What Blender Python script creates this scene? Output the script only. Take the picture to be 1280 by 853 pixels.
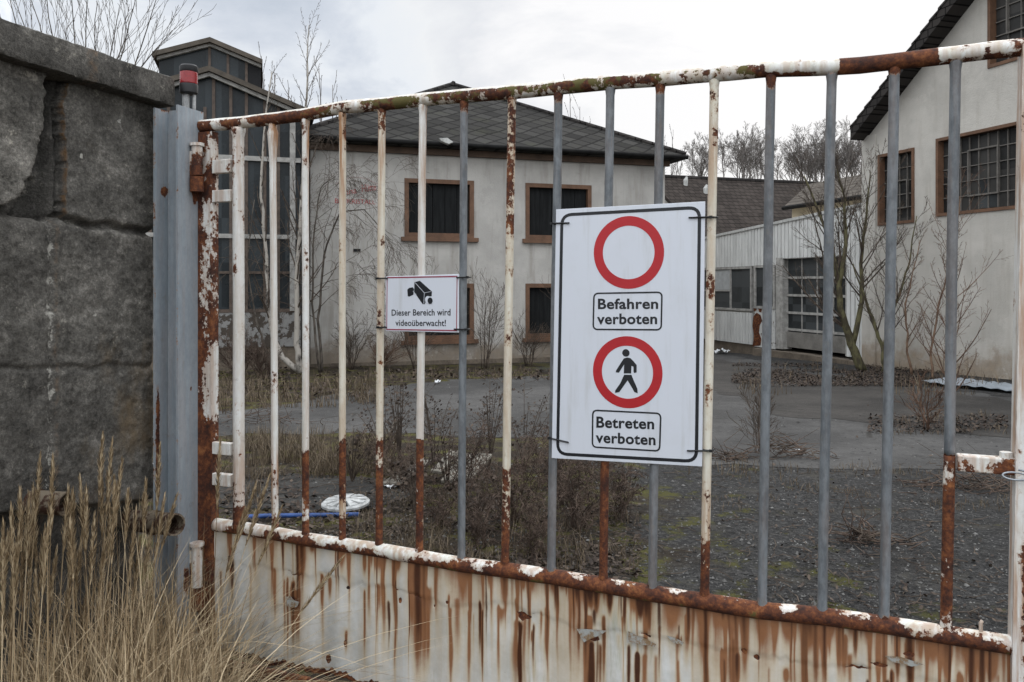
import bpy, bmesh, math, random
from mathutils import Vector, Matrix, noise as mnoise
R = math.radians
random.seed(7)
scene = bpy.context.scene
for o in list(bpy.data.objects): bpy.data.objects.remove(o)
col = scene.collection

# ------------------------------------------------------------------ camera, sky, sun, exposure
F, HOR, EYE = 1000.0, 355.0, 1.6           # focal length and horizon row of the 1280x853 photograph
cd = bpy.data.cameras.new('camera'); cam = bpy.data.objects.new('camera', cd); col.objects.link(cam)
cam.location = (0, 0, EYE); cam.rotation_euler = (R(90), 0, 0)
cd.sensor_width = 36; cd.lens = 36 * F / 1280; cd.shift_y = -(426.5 - HOR) / 1280
cd.clip_start = 0.05; cd.clip_end = 2000
scene.camera = cam
SUN_EL, SUN_AZ = 38, 28                    # sun veiled by cloud, ahead and to the right
w = bpy.data.worlds.new("World"); scene.world = w; w.use_nodes = True
nt = w.node_tree; nt.nodes.clear()
def wn(t, **k):
    n = nt.nodes.new(t)
    for a, b in k.items(): setattr(n, a, b)
    return n
wout = wn('ShaderNodeOutputWorld'); bg = wn('ShaderNodeBackground'); bg.inputs[1].default_value = 0.1
sky = wn('ShaderNodeTexSky', sky_type='NISHITA', sun_disc=False, sun_elevation=R(SUN_EL), sun_rotation=R(SUN_AZ), dust_density=3.0)
tc = wn('ShaderNodeTexCoord')
mp = wn('ShaderNodeMapping'); mp.inputs['Scale'].default_value = (1.0, 1.0, 2.6); mp.inputs['Location'].default_value = (.37, .1, .22)
nz = wn('ShaderNodeTexNoise'); nz.inputs['Scale'].default_value = 2.6; nz.inputs['Detail'].default_value = 8; nz.inputs['Roughness'].default_value = .58; nz.inputs['Distortion'].default_value = .3
dot = wn('ShaderNodeVectorMath', operation='DOT_PRODUCT'); dot.inputs[1].default_value = Vector((.42, .86, .30)).normalized()
m1 = wn('ShaderNodeMapRange', interpolation_type='SMOOTHSTEP'); m1.inputs[1].default_value = .78; m1.inputs[2].default_value = .985; m1.inputs[3].default_value = 0.; m1.inputs[4].default_value = .40
m2 = wn('ShaderNodeMath', operation='MULTIPLY'); m2.inputs[1].default_value = 1.22
m3 = wn('ShaderNodeMath', operation='ADD')
rp = wn('ShaderNodeValToRGB'); e = rp.color_ramp.elements
e[0].position = .36; e[0].color = (.60, .66, .75, 1)
e[1].position = .98; e[1].color = (1.02, 1.02, 1.03, 1)
for p_, c_ in ((.47, (.72, .77, .85, 1)), (.56, (.88, .92, .97, 1)), (.72, (.93, .95, .97, 1)), (.84, (.84, .86, .90, 1))):
    q = e.new(p_); q.color = c_
sc10 = wn('ShaderNodeVectorMath', operation='SCALE'); sc10.inputs['Scale'].default_value = 9.6
mx = wn('ShaderNodeMix', data_type='RGBA'); mx.inputs[0].default_value = .94
L = nt.links.new
L(tc.outputs['Generated'], mp.inputs[0]); L(mp.outputs[0], nz.inputs[0]); L(tc.outputs['Generated'], dot.inputs[0])
L(dot.outputs['Value'], m1.inputs[0]); L(nz.outputs[0], m2.inputs[0]); L(m2.outputs[0], m3.inputs[0]); L(m1.outputs[0], m3.inputs[1])

sx_ = wn('ShaderNodeSeparateXYZ'); L(tc.outputs['Generated'], sx_.inputs[0])
zf = wn('ShaderNodeMapRange', interpolation_type='SMOOTHSTEP'); zf.inputs[1].default_value = .34; zf.inputs[2].default_value = .85; zf.inputs[3].default_value = 9.6; zf.inputs[4].default_value = 20.; L(sx_.outputs[2], zf.inputs[0])
bf = wn('ShaderNodeMapRange', interpolation_type='SMOOTHSTEP'); bf.inputs[1].default_value = .35; bf.inputs[2].default_value = -.55; bf.inputs[3].default_value = 1.; bf.inputs[4].default_value = 1.75; L(sx_.outputs[1], bf.inputs[0])
zb = wn('ShaderNodeMath', operation='MULTIPLY'); L(zf.outputs[0], zb.inputs[0]); L(bf.outputs[0], zb.inputs[1]); L(zb.outputs[0], sc10.inputs['Scale'])
L(m3.outputs[0], rp.inputs[0]); L(rp.outputs[0], sc10.inputs[0]); L(sky.outputs[0], mx.inputs[6]); L(sc10.outputs[0], mx.inputs[7])
L(mx.outputs[2], bg.inputs[0]); L(bg.outputs[0], wout.inputs[0])
sl = bpy.data.lights.new('sun', 'SUN'); so = bpy.data.objects.new('sun', sl); col.objects.link(so)
sl.energy = .7; sl.angle = R(25); sl.color = (1, .97, .92)
sd = Vector((math.sin(R(SUN_AZ)) * math.cos(R(SUN_EL)), math.cos(R(SUN_AZ)) * math.cos(R(SUN_EL)), math.sin(R(SUN_EL))))
so.rotation_euler = sd.to_track_quat('Z', 'Y').to_euler()
vs = scene.view_settings; vs.view_transform = 'Standard'; vs.look = 'None'; vs.exposure = 0.0; vs.gamma = 1; vs.use_curve_mapping = False

# ------------------------------------------------------------------ measuring helpers
def ray(px, py): return Vector(((px - 640) / F, 1, (HOR - py) / F))
def at(px, py, d): r = ray(px, py); return Vector((r.x * d, d, EYE + r.z * d))
def proj(p): return (640 + F * p[0] / p[1], HOR - F * (p[2] - EYE) / p[1])
def gz(x, y):                                  # ground height
    z = -.03 * min(max(y - 4, 0), 28)
    if y > 38:
        t = min((y - 38) / 36, 1); t = t * t * (3 - 2 * t)
        s = min(max((x + 30) / 42, 0), 1); s = s * s * (3 - 2 * s)
        z += t * (3 + 8.0 * s)
    return z
def gnd(px, py):                               # pixel to ground point (sloping part)
    d = (EYE * F - 0 + 0) and (F * (EYE - .12) / (py - HOR - 30))
    if d < 4: d = F * EYE / (py - HOR)
    x = (px - 640) / F * d
    return Vector((x, d, gz(x, d)))
class Frame:                                   # upright local frame: x along, y to the back, z up
    def __init__(s, o, th):
        s.o = Vector(o); s.th = th
        s.x = Vector((math.cos(th), math.sin(th), 0)); s.y = Vector((-math.sin(th), math.cos(th), 0))
    def hit(s, px, py, y=0.):                  # local (x,z) seen at a pixel on the plane local y
        r = ray(px, py); c = Vector((0, 0, EYE)); p0 = s.o + s.y * y
        t = (p0 - c).dot(s.y) / r.dot(s.y); p = c + r * t - s.o
        return p.dot(s.x), p.z
    def world(s, x, y, z): return s.o + s.x * x + s.y * y + Vector((0, 0, z))
    def local(s, p): q = Vector(p) - s.o; return Vector((q.dot(s.x), q.dot(s.y), q.z))
def fbm(p, o=4): return mnoise.fractal(p, 1.0, 2.0, o)
def clamp(t, a=0., b=1.): return max(a, min(b, t))
def sstep(a, b, t): t = clamp((t - a) / (b - a)); return t * t * (3 - 2 * t)
def interp(pts, x):
    if x <= pts[0][0]: return pts[0][1]
    for (a, b), (c, d) in zip(pts, pts[1:]):
        if x <= c: return b + (d - b) * (x - a) / (c - a)
    return pts[-1][1]
def inpoly(x, y, P):
    r = False; j = len(P) - 1
    for i in range(len(P)):
        if (P[i][1] > y) != (P[j][1] > y) and x < (P[j][0] - P[i][0]) * (y - P[i][1]) / (P[j][1] - P[i][1]) + P[i][0]: r = not r
        j = i
    return r

# ------------------------------------------------------------------ mesh builder
class MB:
    def __init__(s): s.v = []; s.f = []
    def quad(s, *p):
        n = len(s.v); s.v += [tuple(q) for q in p]; s.f.append(tuple(range(n, n + len(p))))
    def box(s, x0, x1, y0, y1, z0, z1):
        n = len(s.v)
        s.v += [(x0, y0, z0), (x1, y0, z0), (x1, y1, z0), (x0, y1, z0), (x0, y0, z1), (x1, y0, z1), (x1, y1, z1), (x0, y1, z1)]
        s.f += [tuple(n + i for i in q) for q in ((3, 2, 1, 0), (4, 5, 6, 7), (0, 1, 5, 4), (1, 2, 6, 5), (2, 3, 7, 6), (3, 0, 4, 7))]
    def hexa(s, P):                            # eight points, bottom four then top four
        n = len(s.v); s.v += [tuple(p) for p in P]
        s.f += [tuple(n + i for i in q) for q in ((3, 2, 1, 0), (4, 5, 6, 7), (0, 1, 5, 4), (1, 2, 6, 5), (2, 3, 7, 6), (3, 0, 4, 7))]
    def prism(s, P, d):                        # polygon pushed along d
        n = len(s.v); k = len(P); d = Vector(d)
        s.v += [tuple(p) for p in P] + [tuple(Vector(p) + d) for p in P]
        s.f.append(tuple(range(n, n + k))); s.f.append(tuple(range(n + 2 * k - 1, n + k - 1, -1)))
        for i in range(k): j = (i + 1) % k; s.f.append((n + i, n + k + i, n + k + j, n + j))
    def tube(s, pts, rad, n=6, cap=True, inner=None):
        if not isinstance(rad, (list, tuple)): rad = [rad] * len(pts)
        b = len(s.v); P = [Vector(p) for p in pts]; u = None
        for i, p in enumerate(P):
            t = (P[min(i + 1, len(P) - 1)] - P[max(i - 1, 0)])
            if t.length < 1e-9: t = Vector((0, 0, 1))
            t.normalize()
            if u is None: u = t.orthogonal().normalized()
            u = (u - t * u.dot(t))
            if u.length < 1e-6: u = t.orthogonal()
            u.normalize(); q = t.cross(u)
            for k in range(n):
                a = 2 * math.pi * k / n; s.v.append(tuple(p + (u * math.cos(a) + q * math.sin(a)) * rad[i]))
        for i in range(len(P) - 1):
            for k in range(n):
                k2 = (k + 1) % n; s.f.append((b + i * n + k, b + i * n + k2, b + (i + 1) * n + k2, b + (i + 1) * n + k))
        if cap:
            s.f.append(tuple(b + k for k in range(n - 1, -1, -1))); m = b + (len(P) - 1) * n; s.f.append(tuple(m + k for k in range(n)))
    def ring(s, c, U, V, r0, r1, N, th, n=64):  # flat annulus with thickness th along N
        b = len(s.v); U = Vector(U); V = Vector(V); N = Vector(N); c = Vector(c)
        for k in range(n):
            a = 2 * math.pi * k / n; q = U * math.cos(a) + V * math.sin(a)
            for r in (r0, r1):
                for t in (0, th): s.v.append(tuple(c + q * r + N * t))
        for k in range(n):
            i = b + 4 * k; j = b + 4 * ((k + 1) % n)
            s.f += [(i + 1, i + 3, j + 3, j + 1), (i, j, j + 2, i + 2), (i, i + 1, j + 1, j), (i + 2, j + 2, j + 3, i + 3)]
    def build(s, name, m, parent=None, smooth=False, recalc=True, attr=None, auto=None):
        me = bpy.data.meshes.new(name); me.from_pydata(s.v, [], s.f)
        if recalc:
            bm = bmesh.new(); bm.from_mesh(me); bmesh.ops.recalc_face_normals(bm, faces=bm.faces); bm.to_mesh(me); bm.free()
        if smooth: me.shade_smooth()
        if attr:
            for an, fn in attr.items():
                a = me.attributes.new(an, 'FLOAT', 'POINT'); a.data.foreach_set('value', [fn(Vector(v)) for v in s.v] if callable(fn) else fn)
        if m: me.materials.append(m)
        o = bpy.data.objects.new(name, me); col.objects.link(o)
        if parent: o.parent = parent
        if auto is not None: me.shade_smooth(); me.set_sharp_from_angle(angle=R(auto))
        return o
def tag(o, label=None, cat=None, group=None, kind=None):
    if label: o['label'] = label
    if cat: o['category'] = cat
    if group: o['group'] = group
    if kind: o['kind'] = kind
    return o
def empty(name, loc, th=0, label=None, cat=None, group=None):
    o = bpy.data.objects.new(name, None); col.objects.link(o); o.location = loc; o.rotation_euler = (0, 0, th); o.empty_display_size = .2
    return tag(o, label, cat, group)

# ------------------------------------------------------------------ materials
class NT:
    def __init__(s, name):
        s.m = bpy.data.materials.new(name); s.m.use_nodes = True; s.t = s.m.node_tree; s.t.nodes.clear()
        s.out = s.n('ShaderNodeOutputMaterial'); s.p = s.n('ShaderNodeBsdfPrincipled'); s.l(s.p.outputs[0], s.out.inputs[0])
        s.tc = s.n('ShaderNodeTexCoord')
    def n(s, t, **k):
        o = s.t.nodes.new(t)
        for a, b in k.items(): setattr(o, a, b)
        return o
    def l(s, a, b): s.t.links.new(a, b)
    def put(s, sock, v):
        if hasattr(v, 'is_output'): s.l(v, sock)
        elif isinstance(v, (tuple, list)): sock.default_value = tuple(v) + ((1,) if len(v) == 3 and len(sock.default_value) == 4 else ())
        else: sock.default_value = v
    def coord(s, scale=(1, 1, 1), loc=(0, 0, 0), rot=(0, 0, 0), src='Object'):
        m = s.n('ShaderNodeMapping'); m.inputs['Scale'].default_value = scale; m.inputs['Location'].default_value = loc; m.inputs['Rotation'].default_value = rot
        s.l(s.tc.outputs[src], m.inputs[0]); return m.outputs[0]
    def noise(s, scale, detail=4, rough=.55, vec=None, dist=0):
        o = s.n('ShaderNodeTexNoise'); o.inputs['Scale'].default_value = scale; o.inputs['Detail'].default_value = detail; o.inputs['Roughness'].default_value = rough; o.inputs['Distortion'].default_value = dist
        s.l(vec if vec is not None else s.tc.outputs['Object'], o.inputs[0]); return o.outputs[0]
    def voro(s, scale, vec=None, feature='F1', out='Distance'):
        o = s.n('ShaderNodeTexVoronoi', feature=feature); o.inputs['Scale'].default_value = scale
        s.l(vec if vec is not None else s.tc.outputs['Object'], o.inputs[0]); return o.outputs[out]
    def math(s, op, a, b=0., c=0.):
        o = s.n('ShaderNodeMath', operation=op); s.put(o.inputs[0], a); s.put(o.inputs[1], b); s.put(o.inputs[2], c); return o.outputs[0]
    def step(s, v, a, b, lo=0., hi=1.):
        o = s.n('ShaderNodeMapRange', interpolation_type='SMOOTHSTEP'); s.put(o.inputs[0], v); o.inputs[1].default_value = a; o.inputs[2].default_value = b; o.inputs[3].default_value = lo; o.inputs[4].default_value = hi; return o.outputs[0]
    def mix(s, f, a, b, blend='MIX'):
        o = s.n('ShaderNodeMix', data_type='RGBA', blend_type=blend); s.put(o.inputs[0], f); s.put(o.inputs[6], a); s.put(o.inputs[7], b); return o.outputs[2]
    def ramp(s, v, stops):
        o = s.n('ShaderNodeValToRGB'); el = o.color_ramp.elements
        el[0].position, el[0].color = stops[0][0], tuple(stops[0][1]) + (1,); el[1].position, el[1].color = stops[-1][0], tuple(stops[-1][1]) + (1,)
        for p, c in stops[1:-1]: q = el.new(p); q.color = tuple(c) + (1,)
        s.put(o.inputs[0], v); return o.outputs[0]
    def attr(s, name): o = s.n('ShaderNodeAttribute'); o.attribute_name = name; return o.outputs['Fac']
    def sep(s, v=None): o = s.n('ShaderNodeSeparateXYZ'); s.l(v if v is not None else s.tc.outputs['Object'], o.inputs[0]); return o.outputs
    def bump(s, h, strength=.5, dist=.01, nrm=None):
        o = s.n('ShaderNodeBump'); o.inputs['Strength'].default_value = strength; o.inputs['Distance'].default_value = dist; s.put(o.inputs['Height'], h)
        if nrm is not None: s.l(nrm, o.inputs['Normal'])
        return o.outputs[0]
    def fin(s, colr, rough=.8, nrm=None, metal=0., spec=.5):
        s.put(s.p.inputs['Base Color'], colr); s.put(s.p.inputs['Roughness'], rough); s.put(s.p.inputs['Metallic'], metal); s.put(s.p.inputs['Specular IOR Level'], spec)
        if nrm is not None: s.l(nrm, s.p.inputs['Normal'])
        return s.m
RUST = [(.36, (.017, .009, .008)), (.46, (.060, .020, .011)), (.54, (.13, .042, .016)), (.64, (.27, .105, .038))]
def m_plain(name, c, rough=.7, var=.25, scale=8, bump=.15, metal=0., spec=.4, stretch=(1, 1, 1)):
    t = NT(name); v = t.coord(stretch); a = t.noise(scale, 6, .6, v); b = t.noise(scale * 9, 3, .6, v)
    f = t.math('ADD', t.math('MULTIPLY', a, .7), t.math('MULTIPLY', b, .3))
    colr = t.mix(t.step(f, .3, .7), tuple(x * (1 - var) for x in c), tuple(x * (1 + var) for x in c))
    return t.fin(colr, rough, t.bump(f, bump, .01), metal, spec)
def m_flaky(name, paint, paint2, rough=.45, metal=0., moss=0., streaky=0.):
    """paint that has flaked off in places; vertex attribute rb shifts how much rust shows"""
    t = NT(name)
    big = t.noise(11, 7, .66, t.coord((1, 1, .55))); fine = t.noise(70, 5, .65)
    val = t.math('ADD', t.math('MULTIPLY', big, .72), t.math('MULTIPLY', fine, .28))
    val = t.math('ADD', val, t.attr('rb'))
    mask = t.step(val, .55, .57)
    edge = t.step(val, .50, .565)
    rn = t.math('ADD', t.math('MULTIPLY', t.noise(17, 6, .7), .55), t.math('MULTIPLY', t.noise(75, 6, .75), .45)); rust = t.ramp(rn, RUST)
    pn = t.noise(5, 5, .6, t.coord((6, 6, .8)))
    pn2 = t.noise(60, 6, .7, t.coord((1, 1, .5))); pc = t.mix(t.step(t.math('ADD', t.math('MULTIPLY', pn, .5), t.math('MULTIPLY', pn2, .5)), .38, .62), paint, paint2)
    dirt = t.step(t.noise(26, 6, .7), .56, .74); pc = t.mix(t.math('MULTIPLY', dirt, .35), pc, (.16, .13, .09))
    st = t.step(t.noise(1, 6, .6, t.coord((38, 38, 2.6), (3, 1, 2))), .40, .62)
    stain = t.math('MAXIMUM', t.math('MULTIPLY', st, t.attr('st')), t.math('MULTIPLY', edge, .6))
    pc = t.mix(stain, pc, t.mix(fine, (.25, .10, .038), (.42, .25, .13)))
    if moss:
        ms = t.step(t.math('ADD', t.noise(17, 6, .65), t.attr('ms')), .58, .66); rust = t.mix(t.math('MULTIPLY', ms, moss), rust, (.085, .085, .025))
    c = t.mix(mask, pc, rust)
    h = t.math('ADD', t.math('MULTIPLY', t.math('SUBTRACT', 1, mask), .8), t.math('MULTIPLY', rn, .5))
    return t.fin(c, t.mix(mask, (rough,) * 3, (.85,) * 3), t.bump(h, .7, .0025), 0., .35)
M = {}
def m_peel0(name, a_, b_):
    t = NT(name); v = t.noise(22, 8, .68); c = t.mix(t.step(v, .46, .56), a_, b_); return t.fin(c, .85, t.bump(v, .5, .004), 0, .25)
M['flaky_white'] = m_flaky('flaking_white_paint', (.70, .70, .68), (.62, .60, .55))
M['flaky_cream'] = m_flaky('flaking_cream_paint', (.66, .63, .54), (.58, .52, .41))
M['zinc'] = m_flaky('dull_zinc', (.175, .190, .203), (.095, .105, .114), .5)
M['rail_paint'] = m_flaky('flaking_rail_paint', (.72, .72, .70), (.60, .58, .50), .45, 0, .85)
M['post'] = m_flaky('blue_grey_post_paint', (.30, .335, .365), (.235, .27, .30), .5)
def m_panel():
    t = NT('rust_streaked_panel_paint')
    v = t.coord((55, 1, 2.2)); n1 = t.noise(1, 7, .62, v); n2 = t.noise(60, 6, .7); n3 = t.noise(9, 6, .6)
    jit = t.math('MULTIPLY', t.math('SUBTRACT', n1, .5), 1.1); jf = t.math('MULTIPLY', t.math('SUBTRACT', n2, .5), .5)
    s_ = t.math('ADD', t.attr('streak'), t.math('MULTIPLY', t.math('ADD', jit, jf), .42))
    d_ = t.math('ADD', t.attr('dark'), t.math('MULTIPLY', t.math('ADD', jit, jf), .45))
    fl = t.math('ADD', t.attr('flake'), t.math('MULTIPLY', t.math('SUBTRACT', t.noise(30, 8, .7), .5), .8))
    g_ = t.math('ADD', t.attr('dirt'), t.math('MULTIPLY', t.math('SUBTRACT', t.noise(1, 6, .6, t.coord((90, 1, 9))), .5), 1.6))
    c = t.mix(t.step(n3, .35, .65), (.50, .51, .495), (.66, .665, .65))
    c = t.mix(t.step(g_, .45, 1.0, 0, .65), c, (.30, .30, .20))
    c = t.mix(t.step(s_, -.10, .60, 0, .70), c, (.50, .38, .225))
    c = t.mix(t.step(s_, .42, 1.05, 0, .90), c, t.mix(t.noise(30, 5, .7), (.15, .042, .011), (.29, .11, .032)))
    c = t.mix(t.step(d_, .22, .85, 0, .96), c, t.mix(n2, (.018, .009, .006), (.085, .025, .009)))
    sp = t.step(t.voro(46), .055, .03); sp = t.math('MULTIPLY', sp, t.step(t.noise(5, 3), .5, .62)); c = t.mix(sp, c, (.12, .045, .02))
    fm = t.step(fl, .50, .54); c = t.mix(fm, c, t.ramp(t.noise(38, 8, .7), RUST))
    h = t.math('ADD', t.math('MULTIPLY', t.math('SUBTRACT', 1, fm), .8), t.math('MULTIPLY', n2, .35))
    return t.fin(c, t.mix(fm, (.5,) * 3, (.88,) * 3), t.bump(h, .6, .003), 0, .35)
M['panel'] = m_panel()
def m_rust(name='bare_rust'):
    t = NT(name); a = t.noise(30, 8, .7); return t.fin(t.ramp(a, RUST), .85, t.bump(a, .8, .004), 0, .25)
M['rust'] = m_rust()
M['pipe'] = m_peel0('weathered_pipe', (.16, .13, .095), (.045, .022, .014))
def m_stone():
    t = NT('rough_dark_stone')
    a = t.noise(7, 8, .7); b = t.noise(70, 8, .92); c_ = t.voro(150)
    c = t.ramp(t.math('ADD', t.math('MULTIPLY', a, .38), t.math('MULTIPLY', b, .62)), [(.38, (.012, .0118, .011)), (.45, (.040, .038, .035)), (.53, (.083, .079, .073)), (.60, (.16, .152, .14)), (.68, (.36, .345, .32))])
    br = t.step(t.noise(3.4, 5, .6, t.coord((1, 1, .6), (2, 4, 1))), .55, .72); c = t.mix(t.math('MULTIPLY', br, .7), c, (.10, .072, .042)); dk = t.step(t.noise(1, 6, .65, t.coord((7, 7, 1.1), (1, 5, 3))), .54, .72); c = t.mix(t.math('MULTIPLY', dk, .55), c, (.022, .021, .018)); ch = t.step(t.noise(14, 7, .8, t.coord((1, 1, 1), (8, 1, 3))), .60, .66); c = t.mix(t.math('MULTIPLY', ch, .5), c, (.26, .245, .215))
    c = t.mix(1.0, c, t.ramp(t.attr('tone'), [(0., (.55, .54, .53)), (1., (2.35, 2.3, 2.2))]), 'MULTIPLY')
    ef = t.math('ADD', t.attr('eff'), t.math('MULTIPLY', t.math('SUBTRACT', t.noise(34, 8, .8), .5), 2.6)); c = t.mix(t.step(ef, .55, .85, 0, .8), c, (.50, .48, .43))
    ms = t.math('ADD', t.attr('brown'), t.math('MULTIPLY', t.math('SUBTRACT', t.noise(35, 7, .75), .5), .9)); c = t.mix(t.step(ms, .4, .8, 0, .8), c, (.14, .075, .03))
    h = t.math('ADD', t.math('MULTIPLY', b, .6), t.math('MULTIPLY', c_, .25)); h = t.math('ADD', h, t.math('MULTIPLY', t.noise(45, 6, .75), .8))
    return t.fin(c, .9, t.bump(h, 1.0, .006), 0, .25)
M['stone'] = m_stone()
def m_plaster(name, c, stain, n=1.0):
    t = NT(name); a = t.noise(.9, 8, .6); b = t.noise(1, 6, .65, t.coord((3.2, 3.2, .35))); f = t.noise(34, 4, .65)
    k = t.mix(t.step(a, .38, .62), tuple(x * 1.05 for x in c), tuple(x * .88 for x in c)); k = t.mix(t.step(b, .47, .70, 0, .75 * n), k, stain); k = t.mix(t.step(t.noise(3.4, 8, .7), .57, .74, 0, .32), k, tuple(x * .7 for x in stain))
    z = t.sep()[2]; lo = t.math('ADD', t.math('MULTIPLY', z, -.9), t.math('MULTIPLY', t.noise(2.2, 6, .65), 1.6)); k = t.mix(t.step(lo, .45, 1.1, 0, .85), k, t.mix(t.noise(6, 6, .7), tuple(x * .45 for x in stain), (stain[0] * 1.0, stain[1] * .8, stain[2] * .6)))
    ps = t.step(t.noise(.75, 9, .62, t.coord((1, 1, 1), (5, 2, 8))), .58, .595, 0, .3); k = t.mix(ps, k, tuple(x * 1.12 for x in c))
    return t.fin(k, .92, t.bump(t.math('ADD', f, t.math('MULTIPLY', t.noise(9, 4), .7)), .5, .02), 0, .2)
M['house_plaster'] = m_plaster('weathered_white_plaster', (.425, .408, .380), (.27, .25, .22))
M['hall_plaster'] = m_plaster('cream_white_render', (.485, .462, .42), (.35, .32, .275), .6)
M['cream_plaster'] = m_plaster('cream_plaster', (.50, .43, .31), (.36, .30, .2))
def m_slate():
    t = NT('diamond_slate'); vv_ = t.n('ShaderNodeVectorMath', operation='MULTIPLY_ADD'); nn_ = t.n('ShaderNodeTexNoise'); nn_.inputs['Scale'].default_value = 1.7; nn_.inputs['Detail'].default_value = 4; t.l(t.tc.outputs['Object'], nn_.inputs[0]); t.l(nn_.outputs['Color'], vv_.inputs[0]); vv_.inputs[1].default_value = (.16, .16, .05); t.l(t.tc.outputs['Object'], vv_.inputs[2]); s = t.sep(vv_.outputs[0])
    def fr(v): return t.math('ABSOLUTE', t.math('SUBTRACT', t.math('FRACT', v), .5))
    u = t.math('MULTIPLY', s[0], 1.55); vv = t.math('MULTIPLY', s[2], 3.6); yy = t.math('MULTIPLY', s[1], 1.9)
    a = t.math('ADD', u, vv); b = t.math('SUBTRACT', u, vv)
    d = t.math('MAXIMUM', fr(a), fr(b))
    line = t.step(d, .41, .46)
    idn = t.n('ShaderNodeTexWhiteNoise', noise_dimensions='2D'); cb = t.n('ShaderNodeCombineXYZ'); t.l(t.math('FLOOR', a), cb.inputs[0]); t.l(t.math('FLOOR', b), cb.inputs[1]); t.l(cb.outputs[0], idn.inputs[0])
    c = t.mix(idn.outputs[0], (.020, .019, .018), (.046, .044, .041)); c = t.mix(t.step(t.noise(1.3, 7, .65), .5, .72, 0, .6), c, (.045, .046, .032))
    c = t.mix(t.math('MULTIPLY', line, .85), c, (.007, .0065, .006))
    return t.fin(c, .9, t.bump(t.math('SUBTRACT', 1, line), .6, .02), 0, .08)
M['slate'] = m_slate()
def m_tiles(name, c0, c1, sx=3.2, sz=4.0):
    t = NT(name); s = t.sep(); cb = t.n('ShaderNodeCombineXYZ'); t.l(t.math('ADD', s[0], 0.), cb.inputs[0]); t.l(s[2], cb.inputs[1])
    br = t.n('ShaderNodeTexBrick'); t.l(cb.outputs[0], br.inputs[0]); br.inputs['Scale'].default_value = 1
    br.inputs['Brick Width'].default_value = .24; br.inputs['Row Height'].default_value = .17; br.inputs['Mortar Size'].default_value = .014; br.inputs['Mortar Smooth'].default_value = .4
    br.inputs['Color1'].default_value = c0 + (1,); br.inputs['Color2'].default_value = c1 + (1,); br.inputs['Mortar'].default_value = tuple(x * .28 for x in c0) + (1,); br.inputs['Bias'].default_value = 0
    c = t.mix(t.step(t.noise(1.1, 7, .65), .5, .7, 0, .5), br.outputs[0], tuple(x * 1.35 for x in c1))
    return t.fin(c, .92, t.bump(t.math('SUBTRACT', 1, br.outputs['Fac']), .6, .03), 0, .08)
M['brown_tiles'] = m_tiles('dark_brown_tiles', (.030, .0245, .0215), (.050, .041, .036))
M['grey_tiles'] = m_tiles('grey_brown_tiles', (.075, .064, .054), (.10, .087, .074))
M['dark_tiles'] = m_tiles('near_black_tiles', (.028, .026, .025), (.05, .045, .042))
M['brown_wood'] = m_plain('brown_painted_wood', (.125, .066, .038), .7, .3, 4, .2, stretch=(1, 1, 1))
M['soffit'] = m_plain('brown_eaves_board', (.085, .055, .038), .8, .3, 3)
M['gutter'] = m_plain('dark_gutter', (.012, .0118, .0115), .8, .4, 5, spec=.1)
M['fascia_grey'] = m_plain('grey_brown_roof_edge', (.075, .062, .048), .8, .35, 5)
M['board'] = m_plain('dark_boarded_shutter', (.014, .0148, .0152), .8, .4, 3, .15, spec=.08, stretch=(4, 4, .4))
M['dark'] = m_plain('dark_interior', (.012, .012, .013), .9, .2)
def m_glass(name, c, c2, rough=.18, cell=(.55, .8)):
    t = NT(name); a = t.noise(1.4, 6, .6, t.coord((1, 1, .6))); b = t.noise(20, 5, .7); s = t.sep()
    wn_ = t.n('ShaderNodeTexWhiteNoise', noise_dimensions='2D'); cb = t.n('ShaderNodeCombineXYZ'); t.l(t.math('FLOOR', t.math('DIVIDE', s[0], cell[0])), cb.inputs[0]); t.l(t.math('FLOOR', t.math('DIVIDE', s[2], cell[1])), cb.inputs[1]); t.l(cb.outputs[0], wn_.inputs[0])
    k = t.mix(t.step(t.math('ADD', t.math('MULTIPLY', a, .6), t.math('MULTIPLY', wn_.outputs[0], .4)), .3, .7), c, c2); k = t.mix(t.step(b, .5, .8, 0, .25), k, tuple(x * 1.8 for x in c2))
    return t.fin(k, t.mix(a, (rough,) * 3, (rough + .3,) * 3), t.bump(t.noise(.8, 2), .25, .02), 0, .22)
M['glass_blue'] = m_glass('dusty_blue_grey_glass', (.011, .0145, .0165), (.034, .041, .045), .14, (.36, 1.05))
M['glass_dark'] = m_glass('dusty_dark_glass', (.013, .013, .013), (.045, .043, .040), .3)
M['glass_garage'] = m_glass('dim_grey_glass', (.018, .020, .021), (.055, .06, .062), .25, (.6, .5))
M['pane_pale'] = m_plain('pale_board_pane', (.36, .37, .37), .6, .15)
M['pale_metal'] = m_plain('pale_weathered_metal', (.42, .42, .40), .6, .3, 6, .1, stretch=(2, 2, .6))
M['muntin'] = m_plain('grey_glazing_bar', (.12, .11, .098), .7, .3, 7)
M['frame_white'] = m_plain('dirty_white_frame', (.30, .29, .27), .7, .35, 7, .1)
M['mullion'] = m_plain('rusty_brown_mullion', (.085, .062, .048), .7, .4, 9)
def m_peel(name, a_, b_, thr=.52):
    t = NT(name); v = t.noise(9 if thr > .59 else 3.5, 9, .68); m_ = t.step(v, thr, thr + .02); c = t.mix(m_, a_, b_)
    c = t.mix(t.step(t.noise(11, 6, .6), .5, .8, 0, .5), c, tuple(x * .5 for x in b_)); return t.fin(c, .85, t.bump(t.math('SUBTRACT', 1, m_), .5, .02), 0, .2)
M['peel_plinth'] = m_peel('peeling_white_plinth', (.24, .235, .225), (.07, .058, .048), .50)
M['peel_door'] = m_peel('peeling_white_sheet', (.50, .50, .48), (.060, .026, .015), .592)
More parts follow.
